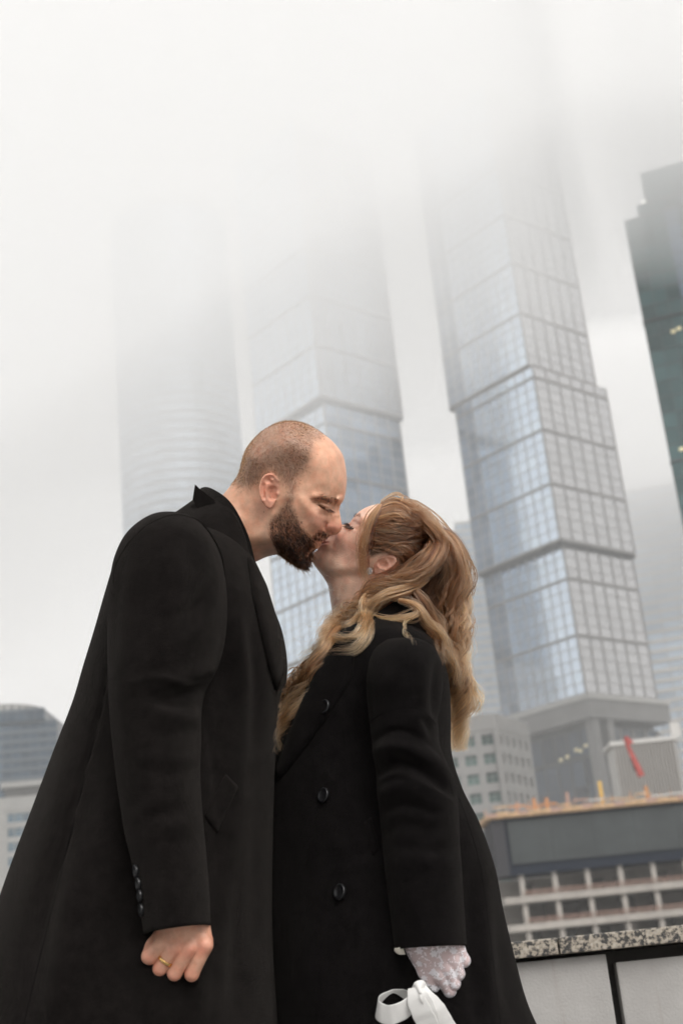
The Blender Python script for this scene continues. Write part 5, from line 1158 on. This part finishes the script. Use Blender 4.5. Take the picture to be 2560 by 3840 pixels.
    # from the crown sweeping forward behind the ear and over the shoulder
    for i in range(11):
        f = i / 10; cc = 6.0 + 2.2 * math.sin(f * 3)
        lk([(1165, 420 + 15 * f), (1230 - 30 * f, 520 + 40 * f), (1180 - 60 * f, 660 + 40 * f), (1040 - 70 * f, 770 + 40 * f), (900 - 70 * f, 845 + 40 * f), (770 - 60 * f, 900 + 40 * f), (660 - 40 * f, 980 + 30 * f), (560 - 30 * f, 1070 + 30 * f), (440 - 20 * f, 1150 + 40 * f), (330, 1230 + 60 * f), (290 - 30 * f, 1340 + 30 * f), (220 - 40 * f, 1450 + 20 * f)],
           [3, 5, cc, cc + .6, cc + .8, cc + .6, cc, cc - .5, cc - 1, cc - 1, cc - 1.5, cc - 2], (.3, 1.0, 1.1, 1.0, .9, .8, .75, .8, .8, .75, .65, .5), 230, DK if i % 3 == 1 else MD, BL if i % 2 else LT, .7, 3.4, .12)
    for i in range(12):
        f = i / 11
        lk([(1150 - 40 * f, 470 + 40 * f), (1190 - 90 * f, 640), (1210 - 190 * f, 800), (1200 - 250 * f, 960), (1180 - 200 * f, 1090), (1210 - 90 * f, 1240), (1270 - 80 * f, 1380), (1320 - 60 * f, 1540)], [2, 3.5, 4 - f, 4 - f, 4.5, 5, 5, 4], (.5, 1.0, 1.2, 1.2, 1.1, 1.0, .9, .6), 260, DK, MD if i % 2 else LT, .7, 3.6, .12)
    # the ends of those, curling down the chest between the coats
    for i in range(13):
        f = i / 12
        lk([(330 + 60 * f, 1230 + 20 * f), (270 + 60 * f, 1330 + 10 * f), (215 + 75 * f, 1430), (110 + 110 * f, 1540), (10 + 165 * f, 1650), (-70 + 170 * f, 1760), (-110 + 150 * f, 1880), (-130 + 120 * f, 2000), (-150 + 100 * f, 2120 - 60 * f), (-165 + 90 * f, 2300 - 190 * f)],
           [6 - f, 6, 6, 5.5, 5, 4.5, 4, 3.5, 3, 2.5], (.4, .5, .5, .55, .55, .55, .5, .45, .35, .1), 150, MD if i % 3 == 0 else LT, BL if i % 2 else LT, .8, 4.4 + .5 * math.cos(i * 1.7), .07)
    # loops lying on the shoulder
    lk([(1120, 820), (1040, 870), (950, 905), (850, 940), (740, 975), (655, 1060), (610, 1160), (625, 1260), (585, 1350), (500, 1430), (390, 1435), (290, 1450)], [7, 8.5, 10, 10.5, 11, 11, 11, 11, 10.5, 10, 9.5, 9], (.4, .55, .6, .65, .65, .6, .6, .55, .55, .5, .3), 330, LT, BL, .12, 3, .12)
    lk([(1060, 900), (940, 955), (800, 985), (690, 1030), (590, 1040), (560, 1130), (470, 1220), (360, 1250), (260, 1300)], [8, 10, 10.5, 10.5, 10, 10, 9.5, 9, 8.5], (.3, .5, .5, .55, .55, .5, .5, .5, .3), 260, MD, BL, .2, 3, .16)
    lk([(680, 900), (610, 960), (580, 1020), (590, 1100), (600, 1200), (560, 1290), (450, 1330), (330, 1340), (230, 1400), (120, 1450), (50, 1500)], [7.6, 8.5, 10, 10.5, 10.5, 10, 9.5, 9, 8.5, 8, 7.5], (.15, .3, .4, .55, .6, .55, .5, .5, .5, .4, .3), 260, LT, BL, .25, 2.6, .16)
    lk([(540, 1060), (590, 1110), (660, 1140), (760, 1165), (880, 1170), (990, 1150), (1055, 1110), (1020, 1050), (930, 1010), (820, 1005)], [9.5, 10.5, 11, 12, 12.5, 12.5, 12, 11.5, 11, 10.5], (.3, .4, .5, .5, .5, .5, .45, .4, .35, .2), 300, BL, LT, .1, 3, .12)
    lk([(880, 1010), (990, 1040), (1070, 1100), (1140, 1180), (1230, 1290), (1300, 1420), (1350, 1560), (1370, 1720)], [11, 11.5, 12, 12, 11, 10, 9, 8], (.3, .5, .6, .7, .7, .7, .6, .4), 320, LT, BL, .3, 3.2, .14)
    lk([(1000, 900), (1080, 1000), (1150, 1100), (1200, 1220), (1260, 1340), (1330, 1460), (1380, 1600), (1400, 1760)], [9, 10, 10, 9.5, 9, 8.5, 8, 7], (.4, .7, .8, .8, .8, .8, .7, .4), 360, MD, LT, .35, 3, .14)
    lk([(1050, 1120), (960, 1170), (925, 1220), (935, 1290), (980, 1340), (1020, 1370)], [12, 12.5, 12.8, 12.8, 12.5, 12.3], (.3, .3, .2, .2, .2, .1), 60, BL, BL, .2, 2, .2)
    # curls at the small of the back
    lk([(1390, 1560), (1440, 1640), (1470, 1720), (1440, 1790), (1395, 1800)], [4, 4.5, 5, 5, 4], (.3, .3, .3, .25, .1), 120, DK, MD, .1)
    lk([(1400, 1600), (1480, 1690), (1545, 1760), (1530, 1850), (1560, 1940), (1520, 1990)], [3, 3.5, 4, 4, 4, 4], (.4, .5, .5, .4, .3, .1), 200, LT, BL, .5, 2, .3)
    lk([(1420, 1820), (1470, 1900), (1440, 1980), (1400, 2060), (1420, 2170), (1400, 2260)], [3, 3.5, 3.5, 3, 3, 3], (.5, .55, .5, .5, .4, .1), 220, MD, BL, .5, 2.5, .2)
    return L
def grow(L, tree, parent):
    r = np.random.default_rng(17); ST, RD, CO = [], [], []
    m = wh_.m; o_px = WCROP
    def skullw(path):
        u = (path[:, 0] - wh_.cx) * m; v = -(path[:, 1] - wh_.cy) * m
        i = ((u - wh_.us[0]) / .0015).astype(int); j = ((v - wh_.vs[0]) / .0015).astype(int)
        ok = (i >= 0) & (j >= 0) & (i < len(wh_.us)) & (j < len(wh_.vs)); w_ = np.zeros(len(u)); w_[ok] = np.sqrt(np.maximum(wh_.F[i[ok], j[ok]], 0)); return w_
    for path, c, rad, n, t0, t1, wave, wl, fr in L:
        P = np.asarray(path, float); npt = max(14, int(np.sum(np.linalg.norm(np.diff(P, axis=0), axis=1)) / 26)); npt = min(npt, 64)
        D = crom(P, npt); tt = np.linspace(0, 1, npt)
        if c is None:
            w_ = skullw(D); k = np.array([.2, .6, .2])
            for _ in range(3): w_ = np.convolve(np.pad(w_, 1, 'edge'), k, 'valid')
            cc = w_ + .006
        else: cc = crom(np.asarray(c, float)[:, None], npt)[:, 0] * .01
        W_ = np.array([PD(o_px[0] + p[0] * o_px[2], o_px[1] + p[1] * o_px[2], DW - q) for p, q in zip(D, cc)])
        # drape: never behind the coat
        for i in range(npt):
            rr = Vector(W_[i] - CAM); dist = rr.length; h = tree.ray_cast(Vector(CAM), rr.normalized())
            if h[0] is not None and h[3] < dist + .006: W_[i] = CAM + np.array(rr.normalized()) * (h[3] - .009)
        k = np.array([.25, .5, .25])
        for _ in range(4):
            if npt > 4: W_[1:-1] = k[0] * W_[:-2] + k[1] * W_[1:-1] + k[2] * W_[2:]
        R_ = np.interp(tt, np.linspace(0, 1, len(rad)), rad) * .01
        T = np.gradient(W_, axis=0); T /= np.linalg.norm(T, axis=1)[:, None]; vd = W_ - CAM; vd /= np.linalg.norm(vd, axis=1)[:, None]
        S1 = np.cross(T, vd); S1 /= np.linalg.norm(S1, axis=1)[:, None]; S2 = np.cross(S1, T)
        arc = np.r_[0, np.cumsum(np.linalg.norm(np.diff(W_, axis=0), axis=1))]
        lph = r.uniform(0, 6.28); nsub = max(3, n // 14); sub = r.normal(0, .72, (nsub, 2)); swl = r.uniform(.85, 1.2, nsub); swa = r.uniform(.6, 1.4, nsub); sph = r.uniform(0, 6.28, nsub); stint = np.exp(r.normal(0, .42, nsub)) - 1; ssp = r.uniform(.05, .20, nsub)
        for k_ in range(int(n * .5)):
            g = r.integers(nsub); o = sub[g] + r.normal(0, ssp[g], 2); ph = lph + .6 * math.sin(sph[g]) + r.normal(0, .12); ll = wl * .01 * swl[g] * 2
            env = sst(.05, .5, tt); wv = wave * .01 * env * swa[g]
            tw = .7 * np.sin(arc / ll * 2.2 + sph[g]) * env
            o1 = o[0] * np.cos(tw) - o[1] * np.sin(tw); o2 = o[0] * np.sin(tw) + o[1] * np.cos(tw)
            f1 = fr * .01 * np.cumsum(r.normal(0, .35, npt)) * env * r.uniform(.1, .9); f2 = fr * .01 * np.cumsum(r.normal(0, .35, npt)) * env
            kk = np.ones(3) / 3; f1 = np.convolve(np.pad(f1, 1, 'edge'), kk, 'valid'); f2 = np.convolve(np.pad(f2, 1, 'edge'), kk, 'valid')
            a = R_ * o1 + wv * np.sin(arc / ll * 6.28 + ph) + f1; b = R_ * np.clip(o2, -1.2, 1.2) * .8 + wv * .7 * np.cos(arc / ll * 6.28 + ph) + f2
            s0 = W_ + S1 * a[:, None] + S2 * b[:, None]
            e = max(6, int(npt * min(1, r.uniform(.80, 1.08)))); ST.append(s0[:e]); RD.append(.00023 * r.uniform(.7, 1.3))
            tn = np.clip(tt ** 1.1, 0, 1)[:e, None]; col = np.asarray(t0)[None] * (1 - tn) + np.asarray(t1)[None] * tn
            CO.append(np.clip(col * (1 + stint[g]) * r.uniform(.82, 1.18), 0.01, .85))
    # stray hairs round the outline
    for k_ in range(260):
        q = r.random()
        if q < .45: x, y, dx, dy = 420 + r.normal(0, 170), 1020 + r.normal(0, 170), r.normal(-.7, .5), r.normal(.25, .6); cc = .09
        elif q < .7: x, y, dx, dy = r.uniform(60, 350), r.uniform(1150, 1550), r.normal(-.9, .4), r.normal(-.1, .6); cc = .06
        elif q < .85: x, y, dx, dy = r.uniform(750, 1300), 0, r.normal(.8, .4), r.normal(.1, .5); y = np.interp(x, [750, 900, 1050, 1165, 1330], [165, 168, 262, 385, 508]) + 8; cc = .01
        else: x, y, dx, dy = r.uniform(620, 900), r.uniform(560, 800), r.normal(-.3, .7), r.normal(.5, .5); cc = .075
        npt = 22; L_ = r.uniform(60, 260); ang = math.atan2(dy, dx) + np.cumsum(r.normal(0, .10, npt)) + np.linspace(0, r.normal(0, 1.3), npt)
        X = x + np.cumsum(np.cos(ang)) * L_ / npt; Y_ = y + np.cumsum(np.sin(ang)) * L_ / npt
        s0 = np.array([PD(o_px[0] + a * o_px[2], o_px[1] + b * o_px[2], DW - cc - .01 * math.sin(i * .2)) for i, (a, b) in enumerate(zip(X, Y_))])
        for i in range(npt):
            rr = Vector(s0[i] - CAM); h = tree.ray_cast(Vector(CAM), rr.normalized())
            if h[0] is not None and h[3] < rr.length + .004: s0[i] = CAM + np.array(rr.normalized()) * (h[3] - .006)
        ST.append(s0); RD.append(.00007); CO.append(np.repeat(np.array([[.50, .36, .24]]), npt, 0))
    return hair_obj('hair', ST, RD, M['hair_w'], parent, CO)
# her left hand in a white lace glove, holding the bouquet handle
GC = (1300, 3400, 600 / 1568); _gp = PY(1610, 3640, YWA - .03); DG = float((_gp - CAM) @ FW); gm = GC[2] * DG / FPX
gu = lambda x, y, c: np.array([(x - 830) * gm, -(y - 600) * gm, c * .01])
GF = [[(1075, 420, -.1), (1150, 545, -.5), (1090, 600, -2.0), (980, 560, -2.6), (.92, .80, .74, .64)], [(1040, 520, .35), (1090, 655, .2), (1040, 720, -1.6), (930, 680, -2.4), (.95, .82, .76, .66)],
      [(985, 600, .5), (1045, 745, .4), (1000, 820, -1.4), (890, 770, -2.3), (.95, .84, .78, .68)], [(915, 670, .4), (1005, 820, .2), (960, 900, -1.3), (850, 850, -2.2), (.95, .82, .76, .66)]]
def glove_hand(P):
    pal = [rcone(P, gu(980, 250, -1.1), .018, gu(1060, 430, -.7), .0125), rcone(P, gu(860, 250, -.7), .020, gu(1020, 520, -.4), .0135), rcone(P, gu(760, 250, -.6), .020, gu(950, 600, -.4), .0135), rcone(P, gu(690, 280, -.8), .019, gu(880, 670, -.6), .0125),
           rcone(P, gu(830, 60, -1.4), .025, gu(820, 300, -1.3), .0245), rcone(P, gu(700, 420, -1.2), .016, gu(800, 720, -1.2), .012)]
    pd = smin(pal, .004); D = []
    for f in GF:
        r = [q * .01 for q in f[4]]; d = smin([rcone(P, gu(*f[0]), r[0], gu(*f[1]), r[1]), rcone(P, gu(*f[1]), r[1], gu(*f[2]), r[2]), rcone(P, gu(*f[2]), r[2], gu(*f[3]), r[3])], .0012); D.append(smin([d, pd], .002))
    th = smin([rcone(P, gu(760, 680, -.9), .0125, gu(845, 830, -.5), .0105), rcone(P, gu(845, 830, -.5), .0105, gu(960, 990, -.6), .0085)], .002)
    return smin([np.minimum.reduce(D), smin([th, pd], .003)], .0006)
gv, gf = sdf_mesh(lambda P: glove_hand(P) + .0009, (-.055, -.065, -.05), (.055, .075, .03), .0012)
gx0, gy0 = GC[0] + 830 * GC[2], GC[1] + 600 * GC[2]
WHAND_W = cam2world(gv[:, 0], gv[:, 1], gv[:, 2], gx0, gy0, DG); WHAND_Q = gf; WHAND_C = np.repeat(np.array([[.76, .38, .31]]), len(gv), 0)
def lace_mat():
    m, n, b = mat_new('lace'); tc = N(n, 'ShaderNodeTexCoord')
    b.inputs['Base Color'].default_value = (.88, .86, .90, 1); b.inputs['Roughness'].default_value = .7
    def link_(a, c): n.links.new(a, c)
    # blossoms: petals round scattered centres
    v = N(n, 'ShaderNodeTexVoronoi', Scale=72.0); v.inputs['Randomness'].default_value = .55; link_(tc.outputs['Object'], v.inputs['Vector'])
    sub = N(n, 'ShaderNodeVectorMath', operation='SUBTRACT'); link_(tc.outputs['Object'], sub.inputs[0]); link_(v.outputs['Position'], sub.inputs[1])
    sx = N(n, 'ShaderNodeSeparateXYZ'); link_(sub.outputs[0], sx.inputs[0])
    at = N(n, 'ShaderNodeMath', operation='ARCTAN2'); link_(sx.outputs[2], at.inputs[0]); link_(sx.outputs[0], at.inputs[1])
    m5 = N(n, 'ShaderNodeMath', operation='MULTIPLY'); m5.inputs[1].default_value = 6.0; link_(at.outputs[0], m5.inputs[0])
    co = N(n, 'ShaderNodeMath', operation='COSINE'); link_(m5.outputs[0], co.inputs[0])
    ma = N(n, 'ShaderNodeMath', operation='MULTIPLY_ADD'); ma.inputs[1].default_value = .06; ma.inputs[2].default_value = .34; link_(co.outputs[0], ma.inputs[0])
    lt = N(n, 'ShaderNodeMath', operation='LESS_THAN'); link_(v.outputs['Distance'], lt.inputs[0]); link_(ma.outputs[0], lt.inputs[1])
    nz = N(n, 'ShaderNodeTexNoise', Scale=190.0, Detail=2.0); link_(tc.outputs['Object'], nz.inputs['Vector'])
    lf = N(n, 'ShaderNodeMath', operation='GREATER_THAN'); lf.inputs[1].default_value = .585; link_(nz.outputs['Fac'], lf.inputs[0])
    mx_ = N(n, 'ShaderNodeMath', operation='MAXIMUM'); link_(lt.outputs[0], mx_.inputs[0]); link_(lf.outputs[0], mx_.inputs[1])
    fac = N(n, 'ShaderNodeMapRange'); fac.inputs['To Min'].default_value = .50; fac.inputs['To Max'].default_value = .92; link_(mx_.outputs[0], fac.inputs['Value'])
    link_(fac.outputs[0], b.inputs['Alpha']); return m
M['lace'] = lace_mat(); M['satin'] = flat('satin', (.84, .83, .81), .5, spec=.4, bump=.15, bscale=900); M['leaf'] = flat('leaf', (.05, .085, .03), .5, var=.4, nscale=40); M['petal'] = flat('petal', (.78, .74, .70), .6, var=.08, nscale=30); M['cream_cloth'] = flat('cream_cloth', (.62, .58, .50), .8)
def make_glove(parent):
    v, f = sdf_mesh(lambda P: glove_hand(P) - .0004, (-.055, -.065, -.05), (.055, .06, .03), .0012)
    mesh_np('lace_glove', cam2world(v[:, 0], v[:, 1], v[:, 2], gx0, gy0, DG), f, M['lace'], parent)
GP = lambda x, y, c=0.0: PD(GC[0] + x * GC[2], GC[1] + y * GC[2], DG - c * .01)
def bouquet():
    b = empty('bouquet', tuple(GP(760, 1300, -1))); b.location = (0, 0, 0); tag(b, 'bouquet tied with white satin ribbon held in the lace-gloved hand', 'bouquet')
    def rib(pts, w, nr, name='ribbon'):
        V, F = strip([GP(p[0], p[1], p[2] + 2.6) for p in pts], w, .0007, np.array([sum((CR * a, CU * q, -FW * c_)) for a, q, c_ in nr]), 70); V = V + np.array([[mnoise.noise((p[0] * 90, p[1] * 90, p[2] * 90 + k_)) * .0012 for k_ in (0, 7, 13)] for p in V]); mesh_np(name, V, F, M['satin'], b)
    # loop to the left: a ring of ribbon, its far inside wall seen above the near wall
    lp = [(690, 850, 1.2), (600, 870, -.4), (480, 885, -1.6), (370, 920, -1.3), (295, 975, -.1), (322, 1040, 1.4), (430, 1065, 2.3), (550, 1020, 2.2), (640, 940, 2.0), (700, 860, 2.0)]
    rib(lp, [.014, .022, .025, .026, .026, .027, .027, .025, .022, .014], [(.2, .5, .8), (.3, .45, -.8), (.1, .4, -1), (-.5, .3, -.8), (-1, .1, .1), (-.6, -.05, .8), (-.1, -.1, 1), (.3, -.05, .95), (.3, .0, .95), (.1, .1, 1)], 'ribbon_loop')
    rib([(650, 800, 2.2), (668, 890, 2.7), (720, 1010, 2.9), (775, 1130, 2.7), (830, 1280, 2.3), (860, 1460, 1.8), (880, 1700, 1.4)], [.014, .023, .0265, .0275, .027, .026, .026], [(-.35, .35, .9), (-.3, .2, .95), (-.2, .05, 1), (-.1, 0, 1), (0, 0, 1), (.1, 0, 1), (.1, 0, 1)], 'ribbon_tail')
    rib([(735, 800, 2.0), (800, 880, 2.5), (880, 980, 2.4), (950, 1080, 2.0), (1020, 1220, 1.6), (1080, 1420, 1.3), (1110, 1650, 1.0)], [.010, .0155, .0175, .018, .019, .019, .019], [(.1, .4, .9), (.3, .3, .9), (.35, .15, .9), (.25, .1, .95), (.15, 0, 1), (.1, 0, 1), (.1, 0, 1)], 'ribbon_tail')
    rib([(690, 800, 2.2), (745, 860, 2.9), (800, 960, 2.9), (845, 1080, 2.6), (880, 1220, 2.2), (900, 1400, 1.9)], [.008, .012, .013, .013, .013, .013], [(-.2, .3, 1), (.0, .2, 1), (.1, .1, 1), (0, 0, 1), (0, 0, 1), (0, 0, 1)], 'ribbon_tail')
    rib([(655, 845, 1.9), (690, 800, 2.6), (735, 790, 2.5), (765, 830, 1.8)], [.012, .016, .016, .012], [(-.8, .2, .6), (-.2, .5, .9), (.3, .5, .9), (.8, .2, .6)], 'ribbon_knot')
    r = random.Random(4)
    for i in range(9):
        a = i / 8; p = [GP(800 - 60 * a, 820, -.6 - .3 * a), GP(740 - 120 * a, 980, -.4), GP(660 - 170 * a + r.uniform(-30, 30), 1200, -.2), GP(580 - 200 * a, 1500, .2)]
        V, F = tube(crom(np.array(p), 20), .0022, 8); mesh_np('stem', V, F, M['leaf'], b)
    for i in range(16):
        c = np.array(GP(r.uniform(440, 760), r.uniform(1080, 1500), r.uniform(-1.0, .6))); L_ = r.uniform(.03, .05); an = r.uniform(-1.2, 1.2); ax = CR * math.sin(an) - CU * math.cos(an); sd_ = np.cross(ax, FW); t = np.linspace(0, 1, 9); V = []; F = []
        for k in t:
            wd = .009 * math.sin(math.pi * k ** .8) ; base_ = c + ax * (L_ * k) - FW * (.006 * math.sin(k * 3)); V += [base_ - sd_ * wd, base_ - FW * .001, base_ + sd_ * wd]
        for k in range(8): o = k * 3; F += [(o, o + 1, o + 4, o + 3), (o + 1, o + 2, o + 5, o + 4)]
        mesh_np('leaf', np.array(V), np.array(F), M['leaf'], b)
    for i in range(7):       # blossoms below the frame
        c = np.array(GP(560 + 330 * r.random(), 1650 + 200 * r.random(), r.uniform(-2, 1.5)))
        hd = empty('rose'); hd.parent = b
        for k in range(12):
            th = k * 2.4; el = .25 + .09 * k; rd = .028 - .0016 * k; V = []; F = []
            for a in range(5):
                for q in range(5):
                    u = th + (a - 2) * .35; e = el * (q / 4) ; V.append(c + (CR * math.cos(u) + FW * math.sin(u)) * (rd * math.sin(min(1.5, .4 + q * .3))) + CU * (.03 * q / 4 * (1 - .03 * k) - .035))
            F = [(a * 5 + q, a * 5 + q + 1, a * 5 + q + 6, a * 5 + q + 5) for a in range(4) for q in range(4)]; mesh_np('petal', np.array(V), np.array(F), M['petal'], hd)
def earring():
    c = PD(1100 + 638 * WCROP[2], 1800 + 765 * WCROP[2], DW - .071); e = empty('earring'); tag(e, 'round crystal stud earring in the woman\'s ear', 'earring')
    M['crystal'] = flat('crystal', (.85, .86, .88), .08, metal=.9); M['silver'] = flat('silver', (.45, .42, .38), .3, metal=1.0)
    nx = -FW * .92 - CR * .3 - CU * .1; nx /= np.linalg.norm(nx); u = np.cross(nx, CU); u /= np.linalg.norm(u); v = np.cross(nx, u)
    V, F = tube([c - nx * .003, c + nx * .0005], [.0063, .0063], 24); mesh_np('setting', np.vstack([V, [c + nx * .0005]]), np.vstack([F, [(24 + i, 24 + (i + 1) % 24, 48, 48) for i in range(24)]]), M['silver'], e)
    pts = [(0, 0)] + [(.0022 * math.cos(i * 1.047), .0022 * math.sin(i * 1.047)) for i in range(6)] + [(.0045 * math.cos(i * .5236 + .2), .0045 * math.sin(i * .5236 + .2)) for i in range(12)]
    for a, b_ in pts:
        p = c + u * a + v * b_ + nx * .0007; r_ = .00125; k = 8; vv = [p + nx * .0014] + [p + (u * math.cos(q * 6.283 / k) + v * math.sin(q * 6.283 / k)) * r_ * .7 + nx * .0011 for q in range(k)] + [p + (u * math.cos(q * 6.283 / k + .4) + v * math.sin(q * 6.283 / k + .4)) * r_ for q in range(k)]
        ff = [(0, 1 + q, 1 + (q + 1) % k) for q in range(k)] + [(1 + q, 1 + k + q, 1 + k + (q + 1) % k, 1 + (q + 1) % k) for q in range(k)]
        obj('crystal', vv, ff, M['crystal'], e)
whip = np.array(PY(1420, 3250, YW)); wfeet = [np.array([whip[0] + .0, YW - .09, 0.0]), np.array([whip[0] + .08, YW + .09, 0.0])]
wcore = body_core([PY(1400, 2400, YW), PY(1400, 2560, YW), PY(1400, 2900, YW), whip], whip, wfeet, [.05, .09, .09, .10], (.67, .43, .335))
warm = tube(arc_resample(np.array([PY(1500, 2500, YWA + .02), PY(1560, 2920, YWA), PY(1620, 3480, YWA - .02)]), 24), np.interp(np.linspace(0, 1, 24), [0, .5, 1], [.042, .036, .024]), 14)
WHAND = globals().get('WHAND_W')
wp = [(wh_.W, wh_.Q, wc), (*warm, (.67, .43, .335))] + wcore
if WHAND is not None: wp.append((WHAND_W, WHAND_Q, WHAND_C))
WV, WQ, WC = join(wp)
woman = mesh_np('person', WV, WQ, M['skin_w'], None, WC)
tag(woman, 'woman with long wavy blonde hair in a black coat, head tilted back to kiss', 'person')
woman_face_hair(woman); wcoat, wtree = woman_coat(woman); grow(lockset(wtree), wtree, woman)
trousers_shoes(whip, wfeet, woman, -1, M['trouser'], M['leather'], (.09, .07, .05))
make_glove(woman); bouquet(); earring()
V_, F_ = strip([GP(468, 425, .6), GP(510, 440, 1.2), GP(560, 430, 1.4)], [.004, .009, .012], .001, np.array([-FW, -FW, -FW]), 12); mesh_np('dress_cuff', V_, F_, M['cream_cloth'], woman)
